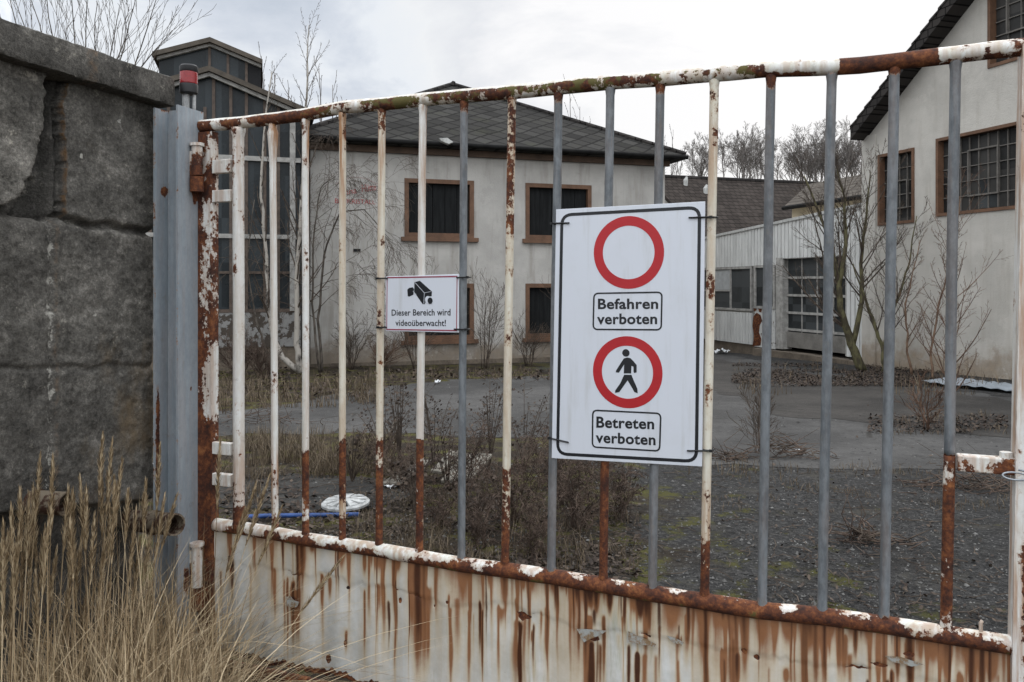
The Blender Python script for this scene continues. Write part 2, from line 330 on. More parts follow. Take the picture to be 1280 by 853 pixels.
M['cladding'] = m_plain('white_corrugated_cladding', (.56, .56, .54), .6, .16, 2.2, .05, stretch=(2, 2, .4))
M['concrete'] = m_plain('stained_concrete', (.13, .105, .08), .9, .45, 2.4, .5)
M['grey_board'] = m_plain('grey_door_panel', (.16, .15, .135), .8, .3, 4)
def m_ground():
    t = NT('yard_soil_and_gravel'); s = t.sep(); x, y = s[0], s[1]
    n0 = t.noise(.9, 8, .62); n1 = t.noise(3.2, 8, .65); n2 = t.noise(26, 9, .86); vor = t.voro(75); vor2 = t.voro(190)
    grv = t.ramp(n2, [(.34, (.008, .008, .0084)), (.46, (.024, .0235, .0235)), (.56, (.062, .060, .058)), (.68, (.20, .195, .185))])
    grv = t.mix(t.step(vor, .16, .06, 0, .2), grv, (.15, .145, .14))
    soil = t.ramp(t.math('ADD', t.math('MULTIPLY', n1, .5), t.math('MULTIPLY', n2, .5)), [(.33, (.011, .008, .0055)), (.48, (.032, .024, .0165)), (.60, (.070, .055, .037)), (.72, (.15, .125, .095))])
    grv = t.mix(t.step(t.noise(1.6, 7, .7), .45, .62, 0, .6), grv, (.020, .018, .016)); grv = t.mix(t.step(t.noise(2.3, 7, .7, t.coord((1, 1, 1), (4, 4, 0))), .54, .68, 0, .55), grv, (.075, .068, .055))
    side = t.math('ADD', t.math('ADD', t.math('MULTIPLY', x, -.9), t.math('MULTIPLY', t.math('SUBTRACT', n0, .5), 3.6)), .95)
    c = t.mix(t.step(side, -.15, .5), grv, soil)
    mz = t.math('ADD', n1, t.step(side, -1.6, .3, -.08, .055)); c = t.mix(t.step(mz, .54, .66, 0, .75), c, t.mix(n2, (.035, .038, .008), (.135, .125, .022)))
    far = t.step(y, 30, 40); c = t.mix(far, c, t.mix(n1, (.06, .05, .032), (.11, .10, .055)))
    h = t.math('ADD', t.math('MULTIPLY', vor, -.5), t.math('ADD', n2, t.math('MULTIPLY', vor2, -.3)))
    return t.fin(c, .93, t.bump(h, .9, .018), 0, .2)
M['ground'] = m_ground()
def m_asphalt(name, c0, c1):
    t = NT(name); a = t.noise(.55, 7, .6); b = t.noise(120, 4, .75); w_ = t.noise(.35, 5, .6, t.coord((1, 2.4, 1)))
    c = t.mix(t.step(a, .38, .62), tuple(x * .8 for x in c0), tuple(x * 1.2 for x in c1)); c = t.mix(t.step(t.noise(5, 7, .7), .45, .65, 0, .45), c, tuple(x * .6 for x in c0)); b2 = t.noise(13, 10, .88); c = t.mix(t.step(b, .5, .7, 0, .6), c, tuple(x * 2.2 for x in c1)); c = t.mix(t.step(b2, .48, .32, 0, .75), c, tuple(x * .35 for x in c0)); c = t.mix(t.step(b2, .56, .7, 0, .5), c, tuple(x * 1.7 for x in c1))
    c = t.mix(t.step(w_, .55, .70, 0, .6), c, tuple(x * .55 for x in c0))
    fk = t.step(t.voro(10), .17, .08, 0, .6); c = t.mix(fk, c, tuple(x * 2.3 for x in c1)); fk2 = t.step(t.voro(7, t.coord((1, 1, 1), (3, 1, 0))), .22, .12, 0, .6); c = t.mix(fk2, c, tuple(x * .35 for x in c0))
    cr = t.step(t.voro(.55, t.coord((1, 1, 1), (0, 0, 0)), 'DISTANCE_TO_EDGE'), .012, .004, 0, .7); cr = t.math('MULTIPLY', cr, t.step(t.noise(.8, 3), .5, .56)); c = t.mix(cr, c, (.02, .018, .014))
    return t.fin(c, .9, t.bump(b, .6, .01), 0, .3)
M['asphalt'] = m_asphalt('worn_grey_asphalt', (.046, .044, .042), (.062, .0595, .057))
M['asphalt_dark'] = m_asphalt('older_dark_asphalt', (.027, .024, .0215), (.040, .036, .032))
M['slab'] = m_asphalt('dark_old_slab', (.022, .021, .0195), (.034, .032, .029))
def m_bark(name, a_, b_, sc=9, thr=.5):
    t = NT(name); v = t.noise(sc, 6, .65, t.coord((1, 1, .5))); return t.fin(t.mix(t.step(v, thr - .08, thr + .08), a_, b_), .9, t.bump(v, .4, .01), 0, .2)
M['bark'] = m_bark('grey_brown_bark', (.050, .042, .035), (.105, .09, .074))
M['bark_moss'] = m_bark('mossy_bark', (.055, .047, .03), (.115, .105, .055))
M['bark_red'] = m_bark('reddish_bark', (.10, .062, .042), (.19, .125, .085))
M['birch'] = m_bark('birch_bark', (.06, .052, .046), (.36, .33, .29), 7, .42)
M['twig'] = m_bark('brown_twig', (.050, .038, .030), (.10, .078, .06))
M['twig_red'] = m_bark('reddish_twig', (.075, .045, .032), (.14, .088, .06))
M['twig_dark'] = m_bark('dark_bramble', (.045, .031, .024), (.125, .09, .07))
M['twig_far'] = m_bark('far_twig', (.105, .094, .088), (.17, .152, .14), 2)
def m_straw(name, a_, b_, c_):
    t = NT(name); g = t.n('ShaderNodeNewGeometry'); v = g.outputs['Random Per Island']; k = t.ramp(v, [(0., a_), (.5, b_), (1., c_)])
    return t.fin(k, .75, None, 0, .3)
M['straw'] = m_straw('dry_straw', (.12, .08, .043), (.34, .25, .145), (.56, .45, .30))
M['straw_dull'] = m_straw('dull_dead_grass', (.055, .040, .025), (.105, .078, .05), (.17, .13, .085))
M['leaf'] = m_straw('dead_leaf', (.018, .012, .0085), (.040, .027, .02), (.085, .062, .045))
M['stones'] = m_straw('grey_pebble', (.022, .0215, .021), (.055, .053, .05), (.18, .175, .165))
def m_sign():
    t = NT('white_sign_plate'); a = t.noise(1, 6, .65, t.coord((26, 26, 2.2))); b = t.noise(60, 5, .75); d = t.noise(5, 7, .65)
    c = t.mix(t.step(a, .50, .74, 0, .38), (.60, .625, .68), (.42, .42, .40)); c = t.mix(t.step(b, .68, .74, 0, .5), c, (.25, .23, .20)); c = t.mix(t.step(d, .5, .7, 0, .12), c, (.40, .40, .38))
    return t.fin(c, t.mix(d, (.3,) * 3, (.5,) * 3), t.bump(d, .08, .004), 0, .4)
M['sign_white'] = m_sign()
M['sign_black'] = m_plain('sign_black', (.012, .013, .016), .4, .1)
M['sign_red'] = m_plain('sign_red', (.40, .016, .022), .4, .08)
M['sign_wine'] = m_plain('dark_red_line', (.26, .035, .06), .4, .1)
M['tie'] = m_plain('black_plastic', (.010, .010, .011), .45, .2)
M['faded_red'] = m_peel('faded_red_stencil', (.36, .075, .075), (.38, .24, .225), .595)
M['faint_red'] = m_plain('faint_red_line', (.34, .20, .19), .9, .1)
M['lens_red'] = m_plain('red_lens', (.24, .008, .011), .2, .35, 14, .1, 0, .6)
M['blue_plastic'] = m_plain('blue_plastic', (.018, .052, .17), .5, .5, 14)
M['silver_plastic'] = m_plain('silver_plastic', (.33, .335, .33), .5, .55, 16)
M['old_plank'] = m_plain('grey_weathered_plank', (.165, .15, .125), .9, .4, 5, .3, stretch=(1, 6, 6))
M['litter'] = m_plain('white_plastic', (.66, .67, .68), .4, .12)
M['sheet'] = m_plain('pale_metal_sheet', (.24, .27, .30), .5, .3, 2)
M['rubble'] = m_plain('pale_rubble', (.30, .28, .25), .9, .35, 9, .6)
M['wire'] = m_plain('galvanised_wire', (.30, .32, .34), .4, .2, 20, .1, .6)
M['white_flue'] = m_plain('white_flue', (.66, .68, .72), .5, .06)

# ------------------------------------------------------------------ ground
def grid(xs, ys, dz=0.):
    b = MB()
    for y in ys:
        for x in xs: b.v.append((x, y, gz(x, y) + dz))
    n = len(xs)
    for j in range(len(ys) - 1):
        for i in range(n - 1): a = j * n + i; b.f.append((a, a + 1, a + n + 1, a + n))
    return b
xs = [-400, -250, -150, -100, -70, -50] + list(range(-40, 64, 4)) + [75, 100, 150, 250, 400]
ys = [-60, -20, 0, 4, 8, 12, 16, 20, 24, 28, 32, 35, 38] + list(range(40, 80, 3)) + [90, 120, 200, 400, 900]
tag(grid(xs, ys).build('ground', M['ground'], smooth=True), kind='structure')
def sheet(name, pix, dz, m, jit=.16, sub=.18):
    P = [gnd(*p) for p in pix]; Q = []
    for a, b in zip(P, P[1:] + P[:1]):
        k = max(1, int((b - a).length / sub))
        for i in range(k):
            q = a.lerp(b, i / k); q.x += jit * mnoise.noise(q * 3.1) * 2; q.y += jit * mnoise.noise(q * 2.7 + Vector((9, 3, 1))) * 2; q.z = gz(q.x, q.y) + dz; Q.append(q)
    b = MB(); b.v = [tuple(q) for q in Q]; b.f = [tuple(range(len(Q)))]
    me = bpy.data.meshes.new(name); me.from_pydata(b.v, [], b.f); bm = bmesh.new(); bm.from_mesh(me)
    if bm.faces[:] and bm.faces[:][0].normal.z < 0: bmesh.ops.reverse_faces(bm, faces=bm.faces)
    bmesh.ops.triangulate(bm, faces=bm.faces); bm.to_mesh(me); bm.free(); me.materials.append(m)
    o = bpy.data.objects.new(name, me); col.objects.link(o); return tag(o, kind='structure')
sheet('asphalt_yard', [(250, 520), (335, 510), (480, 484), (560, 476), (690, 470), (800, 452), (870, 441), (930, 447), (1000, 462), (1080, 473), (1200, 490), (1420, 515), (1420, 590), (1280, 588), (1100, 585), (880, 583), (780, 575), (690, 548), (600, 545), (430, 540), (250, 548)], .004, M['asphalt'])
sheet('asphalt_ramp', [(840, 452), (900, 450), (1000, 466), (1080, 477), (1200, 494), (1420, 520), (1420, 548), (1260, 545), (1100, 532), (985, 520), (930, 500), (860, 480)], .008, M['asphalt_dark'], .2)
sheet('old_slab', [(240, 598), (330, 592), (430, 596), (520, 600), (510, 622), (470, 636), (400, 640), (250, 632)], .004, M['slab'], .06, .2)
0 and sheet('concrete_kerb_strip', [(895, 591), (1000, 592), (1290, 590), (1290, 598), (1000, 601), (900, 602)], .012, M['asphalt'], .04, .25)

# ------------------------------------------------------------------ walls with openings
def wall_open(b, x0, x1, z0, z1, ops, depth=.16, y=0.):
    X = sorted({x0, x1} | {o[0] for o in ops} | {o[1] for o in ops}); Z = sorted({z0, z1} | {o[2] for o in ops} | {o[3] for o in ops})
    for i in range(len(X) - 1):
        for j in range(len(Z) - 1):
            cx, cz = (X[i] + X[i + 1]) / 2, (Z[j] + Z[j + 1]) / 2
            if any(o[0] < cx < o[1] and o[2] < cz < o[3] for o in ops): continue
            b.quad((X[i], y, Z[j]), (X[i + 1], y, Z[j]), (X[i + 1], y, Z[j + 1]), (X[i], y, Z[j + 1]))
    for a, c, d, e_ in ops:
        b.quad((a, y, d), (a, y + depth, d), (a, y + depth, e_), (a, y, e_)); b.quad((c, y, d), (c, y, e_), (c, y + depth, e_), (c, y + depth, d))
        b.quad((a, y, e_), (a, y + depth, e_), (c, y + depth, e_), (c, y, e_)); b.quad((a, y, d), (c, y, d), (c, y + depth, d), (a, y + depth, d))
def frame_rect(b, x0, x1, z0, z1, t, y0, y1):
    b.box(x0, x0 + t, y0, y1, z0, z1); b.box(x1 - t, x1, y0, y1, z0, z1)
    b.box(x0 + t, x1 - t, y0, y1, z1 - t, z1); b.box(x0 + t, x1 - t, y0, y1, z0, z0 + t)

# ------------------------------------------------------------------ lettering
def letters(name, text, m, parent, mp, bold=.0, shear=0.):
    """flat lettering; mp maps unit (u,v) in the text's box to a parent-space point"""
    cu = bpy.data.curves.new(name, 'FONT'); cu.body = text; cu.offset = bold; cu.resolution_u = 4; cu.space_character = 1.0 + bold * 2
    o = bpy.data.objects.new(name, cu); col.objects.link(o); bpy.context.view_layer.update()
    me = bpy.data.meshes.new_from_object(o.evaluated_get(bpy.context.evaluated_depsgraph_get())); bpy.data.objects.remove(o)
    X = [v.co.x for v in me.vertices]; Y = [v.co.y for v in me.vertices]; x0, x1, y0, y1 = min(X), max(X), min(Y), max(Y)
    for v in me.vertices:
        u, t = (v.co.x - x0) / (x1 - x0), (v.co.y - y0) / (y1 - y0); v.co = mp(u + shear * t, t)
    me.name = name; me.materials.clear(); me.materials.append(m); r = bpy.data.objects.new(name, me); col.objects.link(r); r.parent = parent
    return r

# ------------------------------------------------------------------ white house
BETA = R(17.3)
dH = 20.0; HF = Frame(at(388, 355, dH) - Vector((0, 0, EYE)), BETA)
xR = HF.hit(831, 300)[0]
house = empty('house', HF.o, BETA, 'derelict white two storey house with dark slate hipped roof and boarded windows', 'house')
zE = HF.hit(600, 190)[1]
def hx(px, py): return HF.hit(px, py)[0]
def hz(px, py): return HF.hit(px, py)[1]
u0, u1 = hx(508, 260), hx(590, 260); v0, v1 = hx(659, 265), hx(737, 265)
zt, zb = hz(550, 227), hz(550, 296); zt2, zb2 = hz(545, 357), hz(545, 424)
ops = [(u0, u1, zb, zt), (v0, v1, zb, zt), (u0, u1, zb2, zt2), (v0, v1, zb2, zt2)]
b = MB(); wall_open(b, 0, xR, -1.2, zE, ops, .2)
D = 11.5
b.quad((0, 0, -1.2), (0, 0, zE), (0, D, zE), (0, D, -1.2)); b.quad((xR, 0, -1.2), (xR, D, -1.2), (xR, D, zE), (xR, 0, zE)); b.quad((0, D, -1.2), (0, D, zE), (xR, D, zE), (xR, D, -1.2))
b.build('wall', M['house_plaster'], house, recalc=False)
b = MB(); b.box(-.04, xR + .04, -.05, -.002, -1.2, hz(600, 449)); b.build('plinth', M['concrete'], house)
for (a, c, d, e_) in ops:
    b = MB(); frame_rect(b, a - .05, c + .05, d - .02, e_ + .05, .11, -.025, .19); fr = b.build('window', M['brown_wood'], house)
    b = MB(); n = 5; x = a + .06; wd = (c - a - .12) / n
    for i in range(n): b.box(x + i * wd + .006, x + (i + 1) * wd - .006, .10 + .012 * (i % 2), .15 + .012 * (i % 2), d + .06, e_ - .06)
    b.build('shutter_boards', M['board'], fr)
    b = MB(); b.box(a - .14, c + .16, -.10, .0, d - .13, d - .022); b.build('sill', M['brown_wood'], fr)
oh = .42; rz0 = zE - .02
apex = Vector((xR / 2 - .05, 5.4, HF.hit(572, 107, 5.4)[1])); apex2 = apex + Vector((0, 1.2, 0))
c0, c1, c2, c3 = Vector((-oh, -oh, rz0 + .16)), Vector((xR + oh, -oh, rz0 + .16)), Vector((xR + oh, D + oh, rz0 + .16)), Vector((-oh, D + oh, rz0 + .16))
b = MB(); b.quad(c0, c1, apex); b.quad(c1, c2, apex2, apex); b.quad(c2, c3, apex2); b.quad(c3, c0, apex, apex2)
b.quad(*[q - Vector((0, 0, .14)) for q in (c3, c2, c1, c0)])
for p, q in ((c0, c1), (c1, c2), (c2, c3), (c3, c0)): dn = Vector((0, 0, .14)); b.quad(p - dn, q - dn, q, p)
roof = b.build('roof', M['slate'], house)
b = MB()
for p, q in ((c0, apex), (c1, apex)): b.tube([p + Vector((0, 0, .02)), q + Vector((0, 0, .03))], .07, 6)
b.tube([apex + Vector((0, -.15, .02)), apex2 + Vector((0, .1, .02))], .09, 6); b.build('ridge_capping', M['dark_tiles'], roof)
b = MB(); b.tube([(-oh - .02, -oh - .05, rz0 + .10), (xR + oh + .05, -oh - .05, rz0 + .08)], .06, 8); b.build('gutter', M['gutter'], house, True)
b = MB(); b.box(-.1, xR + .1, -.12, -.004, zE - .16, zE + .0); b.build('eaves_board', M['soffit'], house)
px_, pz_ = HF.hit(446, 313); b = MB(); b.box(px_ - .09, px_ + .09, -.03, .002, pz_ - .035, pz_ + .035); b.build('vent', M['dark'], house)
x_, z_ = HF.hit(556, 178, -.55); b = MB(); b.prism([(x_ - .17, -.52, z_ + .06), (x_ + .05, -.52, z_ + .08), (x_ + .20, -.52, z_ - .02), (x_ + .08, -.52, z_ - .07), (x_ - .1, -.52, z_ - .01)], (0, -.12, .02)); b.build('eaves_lamp', M['pale_metal'], house)
def hpix(zx, zy, y=-.006): q = HF.hit(400 + zx / 8.53, 190 + zy / 8.53, y); return Vector((q[0], y, q[1]))
def quadmap(A, B, C_, D_):                     # lower left, lower right, upper right, upper left (zoom pixels)
    P = [hpix(*q) for q in (A, B, C_, D_)]
    return lambda u, t: P[0].lerp(P[1], u).lerp(P[3].lerp(P[2], u), t)
letters('stencil_lettering', 'Anna', M['faded_red'], house, quadmap((196, 480), (392, 440), (392, 372), (196, 412)))
letters('stencil_lettering', 'Hütte', M['faded_red'], house, quadmap((446, 432), (600, 410), (600, 335), (446, 350)))
letters('stencil_lettering', 'BLEIKRISTALL', M['faded_red'], house, quadmap((160, 548), (590, 560), (590, 512), (160, 496)))
b = MB(); b.tube([hpix(170 + 440 * t, 345 - 75 * math.sin(math.pi * t), -.004) for t in [i / 16 for i in range(17)]], .006, 4)
for q in ((412, 462), (438, 455), (462, 470), (440, 487)): p = hpix(*q); b.box(p.x - .012, p.x + .012, -.008, -.003, p.z - .012, p.z + .012)
b.build('stencil_emblem', M['faint_red'], house)

# ------------------------------------------------------------------ glazed tower at the left
GF = Frame(at(376, 355, 19.3) - Vector((0, 0, EYE)), BETA)
glz = empty('glazed_building', GF.o, BETA, 'narrow glazed building with stepped gable roof beside the white house', 'building')
ax, az = GF.hit(262, 92); ez = GF.hit(374, 141)[1]; xl = 2 * ax                       # apex, right eave (local x=0), left side mirrored
zt1, zt2_, zt3, zb_ = GF.hit(330, 199)[1], GF.hit(330, 296)[1], GF.hit(330, 341)[1], GF.hit(330, 389)[1]
zp = GF.hit(330, 434)[1]; dep = 6.0
b = MB(); b.prism([(xl, .06, zb_), (0, .06, zb_), (0, .06, ez), (ax, .06, az), (xl, .06, ez)], (0, dep, 0)); b.build('glazing', M['glass_blue'], glz)
b = MB()
for p in (267, 288.5, 308, 331, 348):
    x = GF.hit(p, 200)[0]; zt_ = ez + (az - ez) * (1 - abs(x - ax) / abs(ax)); b.box(x - .035, x + .035, -.0, .07, zb_, zt_ - .03)
for k in (1, 2, 3, 4, 5): x = 2 * ax - k * (-ax) * -.19; b.box(x - .035, x + .035, 0, .07, zb_, ez)
b.box(xl, 0, -.008, .062, zt3 - .03, zt3 + .03); b.box(xl, 0, -.012, .064, zb_ - .03, zb_ + .05)
b.build('mullions', M['mullion'], glz)
b = MB(); b.box(xl, 0, -.03, .05, zt1 - .055, zt1 + .055); b.box(xl, 0, -.03, .05, zt2_ - .05, zt2_ + .05); x = GF.hit(366, 200)[0]; b.box(x - .07, x + .06, -.035, .055, zb_, ez)
b.build('transoms', M['frame_white'], glz)
def rake(b, xa, za, xb, zb2_, th, y0, y1):
    b.hexa([(xa, y0, za - th), (xb, y0, zb2_ - th), (xb, y1, zb2_ - th), (xa, y1, za - th), (xa, y0, za), (xb, y0, zb2_), (xb, y1, zb2_), (xa, y1, za)])
sl_ = (az - ez) / (-ax)
b = MB(); rake(b, ax, az + .0, .12, ez - .12 * sl_, .09, -.12, -.02); rake(b, 2 * ax - .12, ez - .12 * sl_, ax, az, .09, -.12, -.02); b.build('verge_board', M['frame_white'], glz)
b = MB(); rake(b, ax, az + .13, .32, ez + .13 - .32 * sl_, .12, -.22, dep); rake(b, 2 * ax - .32, ez + .13 - .32 * sl_, ax, az + .13, .12, -.22, dep); b.build('roof', M['fascia_grey'], glz)
# raised monitor above the ridge
ym = .5; mxp, mz = GF.hit(263, 58, ym); mr, mrz = GF.hit(325, 84, ym); mb0 = GF.hit(325, 122, ym)[1]; ml = 2 * mxp - mr
b = MB(); b.prism([(ml, ym, mb0 - .5), (mr, ym, mb0 - .5), (mr, ym, mrz), (mxp, ym, mz), (ml, ym, mrz)], (0, 4.6, 0)); mo = b.build('roof_monitor', M['glass_blue'], glz)
b = MB()
for p in (262, 285, 308): x = GF.hit(p, 90, ym)[0]; zt_ = mrz + (mz - mrz) * (1 - abs(x - mxp) / abs(mr - mxp)); b.box(x - .03, x + .03, ym - .04, ym - .003, mb0 - .5, zt_ - .02)
b.build('mullions', M['mullion'], mo)
xq = GF.hit(310, 100, ym)[0]; b = MB(); b.box(xq, mr + .02, ym - .03, ym - .004, mb0 - .2, mrz + .05); b.build('boarding', M['dark'], mo)
ms_ = (mz - mrz) / (mr - mxp)
b = MB(); rake(b, mxp, mz + .04, mr + .03, mrz + .04 - .03 * ms_, .07, ym - .12, ym - .02); rake(b, ml - .03, mrz + .04 - .03 * ms_, mxp, mz + .04, .07, ym - .12, ym - .02); b.build('verge_board', M['frame_white'], mo)
b = MB(); rake(b, mxp, mz + .15, mr + .06, mrz + .15 - .06 * ms_, .11, ym - .25, ym + 4.8); rake(b, ml - .12, mrz + .15 - .12 * ms_, mxp, mz + .15, .11, ym - .25, ym + 4.8); b.build('roof', M['fascia_grey'], mo)
b = MB(); b.box(xl, 0, .0, dep, zp, zb_ - .032); b.build('plinth', M['peel_plinth'], glz)
b = MB(); b.box(xl, .0, .03, dep, -1.2, zp - .002); b.build('base', M['concrete'], glz)
b = MB(); b.tube([(.10, -.05, -.6), (.10, -.05, ez - .05)], .075, 8); b.build('downpipe', M['gutter'], glz)

# ------------------------------------------------------------------ rendered hall at the right
TH = math.atan2(-.955, .297)
dB = 20.5; BF = Frame(at(1080, 355, dB) - Vector((0, 0, EYE)), TH)
hall = empty('rendered_hall', BF.o, TH, 'cream rendered gabled hall with brown framed grid windows at the right', 'building')
ex, ezz = BF.hit(1067, 163, -.35); qx, qz = BF.hit(1190, 0, -.35); sl2 = (qz - ezz) / (qx - ex)
peakx = 6.6; peakz = ezz + sl2 * (peakx - ex); WX = 2 * peakx
def bh(px, py): return BF.hit(px, py)
wa, wb_ = bh(1099, 240)[0], bh(1142, 235)[0]; wz0, wz1 = bh(1120, 279)[1], bh(1120, 191)[1]
Wa, Wb = bh(1172, 220)[0], bh(1284, 200)[0]; Wz0, Wz1 = bh(1225, 264)[1], bh(1225, 164)[1]
Ua, Ub = bh(1237, 40)[0], bh(1237, 40)[0] + 1.9; Uz0 = bh(1237, 84)[1]; Uz1 = Uz0 + 1.85
ops = [(wa, wb_, wz0, wz1), (Wa, Wb, Wz0, Wz1), (Ua, Ub, Uz0, Uz1)]
ztop = ezz + sl2 * (0 - ex) - .12
b = MB(); wall_open(b, 0, WX, -1.2, ztop, [o for o in ops if o[3] < ztop], .22)
if ops[2][3] >= ztop and ops[2][2] < ztop: pass
# gable above the eaves, cut round the upper window
def gtop(x): return ztop + sl2 * (x if x < peakx else WX - x)
X = [0, Ua, Ub, peakx, WX]
for xa, xb in ((0, Ua), (Ub, peakx), (peakx, WX)): b.quad((xa, 0, ztop), (xb, 0, ztop), (xb, 0, gtop(xb)), (xa, 0, gtop(xa)))
zlo = max(Uz0, ztop)
b.quad((Ua, 0, ztop), (Ub, 0, ztop), (Ub, 0, zlo), (Ua, 0, zlo)); b.quad((Ua, 0, Uz1), (Ub, 0, Uz1), (Ub, 0, gtop(Ub)), (Ua, 0, gtop(Ua)))
if Uz0 >= ztop:
    for q in (((Ua, 0, Uz0), (Ua, .22, Uz0), (Ua, .22, Uz1), (Ua, 0, Uz1)), ((Ub, 0, Uz0), (Ub, 0, Uz1), (Ub, .22, Uz1), (Ub, .22, Uz0)), ((Ua, 0, Uz0), (Ub, 0, Uz0), (Ub, .22, Uz0), (Ua, .22, Uz0)), ((Ua, 0, Uz1), (Ua, .22, Uz1), (Ub, .22, Uz1), (Ub, 0, Uz1))): b.quad(*q)
b.quad((0, 0, -1.2), (0, 0, ztop), (0, 16, ztop), (0, 16, -1.2)); b.quad((WX, 0, -1.2), (WX, 16, -1.2), (WX, 16, ztop), (WX, 0, ztop)); b.quad((0, 16, -1.2), (0, 16, ztop), (peakx, 16, peakz), (WX, 16, ztop), (WX, 16, -1.2))
b.build('wall', M['hall_plaster'], hall, recalc=False)
xpil = bh(1095.5, 300)[0]; b = MB(); b.box(-.03, xpil, -.045, -.002, -1.0, ztop + .0); b.build('corner_pilaster', M['hall_plaster'], hall)
def roof_slope(xa, za, xb, zb3, th, y0, y1, m, nm='roof'):
    b = MB(); rake(b, xa, za, xb, zb3, th, y0, y1); return b.build(nm, m, hall)
roof_slope(ex, ezz + .05, peakx, peakz + .05, .30, -.45, 16.4, M['dark_tiles']); roof_slope(peakx, peakz + .05, 2 * peakx - ex, ezz + .05, .30, -.45, 16.4, M['dark_tiles'])
b = MB(); n_ = 26                                                               # tile ends along the verge
for i in range(n_):
    t0 = i / n_; xa = ex + (peakx - ex) * t0; za = ezz + .05 + (peakz - ezz) * t0; dx = (peakx - ex) / n_; b.hexa([(xa, -.47, za - .02), (xa + dx * 1.05, -.47, za + sl2 * dx * .9 - .01), (xa + dx * 1.05, .3, za + sl2 * dx * .9 - .01), (xa, .3, za - .02), (xa, -.47, za + .05), (xa + dx * 1.05, -.47, za + sl2 * dx + .015), (xa + dx * 1.05, .3, za + sl2 * dx + .015), (xa, .3, za + .05)])
b.build('verge_tiles', M['dark_tiles'], hall)
def grid_window(a, c, d, e_, nc, nr, vent=None, pale=()):
    b = MB(); frame_rect(b, a - .03, c + .03, d - .03, e_ + .03, .07, -.03, .21); wo = b.build('window', M['brown_wood'], hall)
    ia, ic, id_, ie = a + .055, c - .055, d + .055, e_ - .055
    b = MB(); b.box(ia - .01, ic + .01, .135, .15, id_ - .01, ie + .01); b.build('pane', M['glass_dark'], wo)
    b = MB()
    for i in range(1, nc): x = ia + (ic - ia) * i / nc; b.box(x - .010, x + .010, .10, .134, id_, ie)
    for j in range(1, nr): z = id_ + (ie - id_) * j / nr; b.box(ia, ic, .103, .132, z - .010, z + .010)
    if vent:
        i0, i1, j0, j1 = vent; frame_rect(b, ia + (ic - ia) * i0 / nc - .03, ia + (ic - ia) * i1 / nc + .03, id_ + (ie - id_) * j0 / nr - .03, id_ + (ie - id_) * j1 / nr + .03, .032, .07, .136)
    b.build('glazing_bars', M['muntin'], wo)
    if pale:
        b = MB()
        for i, j in pale: b.box(ia + (ic - ia) * i / nc + .015, ia + (ic - ia) * (i + 1) / nc - .015, .118, .133, id_ + (ie - id_) * j / nr + .014, id_ + (ie - id_) * (j + 1) / nr - .014)
        b.build('dusty_pane', M['glass_garage'], wo)
grid_window(*ops[0], 4, 5, (1, 3, 1, 3)); grid_window(*ops[1], 9, 5, (3, 6, 1, 4), ((4, 0), (5, 0), (4, 1))); grid_window(*ops[2], 6, 6, (1, 4, 2, 5))

# ------------------------------------------------------------------ garage wing, white corrugated
gar = empty('garage_wing', BF.world(-8.6, 0, 0), TH, 'low white corrugated garage wing with glazed roller door joining the hall', 'building')
GX = 8.6                                                                        # local x of the hall corner
def gh(px, py, y=0.): q = BF.hit(px, py, y); return q[0] + GX, q[1]
y0 = .06
gl_x = gh(850, 380, y0)[0]; topL = gh(893, 297, y0); topR = gh(1078, 258, y0)
def ztopg(x): return topL[1] + (topR[1] - topL[1]) * (x - topL[0]) / (topR[0] - topL[0])
zbase = gh(893, 431, y0)[1] * .5 + gh(1075, 440, y0)[1] * .5
dx0, dx1 = gh(984, 380, .20)[0], gh(1063, 380, .20)[0]; dzt = gh(1024, 322, y0)[1]; dzb = gh(1024, 437, y0)[1]
wx0, wx1 = gh(868, 360, y0)[0], gh(940, 360, y0)[0]; nx0, nx1 = gh(943, 360, y0)[0], gh(969, 360, y0)[0]; wzt = gh(916, 336, y0)[1]; wzb = gh(916, 388, y0)[1]; px0 = gh(971, 380, y0)[0]
def corr(b, xa, xb, zfa, zfb, y, pitch=.17, dp=.02):
    n = max(1, int(round((xb - xa) / pitch))); p_ = (xb - xa) / n; prev = None
    for i in range(n):
        for f, q in ((0, -1), (.74, -1), (.78, 2.2), (.93, 2.2), (.97, -1)):
            x = xa + p_ * (i + f); cur = ((x, y + q * dp, zfa(x)), (x, y + q * dp, zfb(x)))
            if prev: b.quad(prev[0], cur[0], cur[1], prev[1])
            prev = cur
b = MB(); xL = gl_x - 1.2
corr(b, xL, dx0 - .05, lambda x: wzt + .06, lambda x: ztopg(x), y0); corr(b, dx0 - .05, dx1 + .05, lambda x: dzt + .02, lambda x: ztopg(x), y0)
corr(b, dx1 + .05, GX - .01, lambda x: zbase, lambda x: ztopg(x), y0)
b.build('cladding', M['cladding'], gar, recalc=False)
b = MB(); corr(b, xL, wx1 + .02, lambda x: zbase, lambda x: wzb - .05, y0); b.build('apron_cladding', M['cladding'], gar, recalc=False)
b = MB(); b.box(xL, wx0, y0 + .02, y0 + .1, zbase, wzt + .1); b.box(xL, wx1, y0 + .05, y0 + .12, zbase, wzb); b.box(xL, dx0, y0 + .05, y0 + .12, wzt, 2.9)
b.hexa([(xL, y0 + .3, ztopg(xL) - .25), (GX, y0 + .3, ztopg(GX) - .25), (GX, 5.4, ztopg(GX) - .25), (xL, 5.4, ztopg(xL) - .25), (xL, y0 + .3, ztopg(xL) - .12), (GX, y0 + .3, ztopg(GX) - .12), (GX, 5.4, ztopg(GX) - .12), (xL, 5.4, ztopg(xL) - .12)])
b.build('backing_wall', M['hall_plaster'], gar)
b = MB(); b.box(xL, GX, .6, 5.4, zbase, 2.5); b.build('interior', M['dark'], gar)
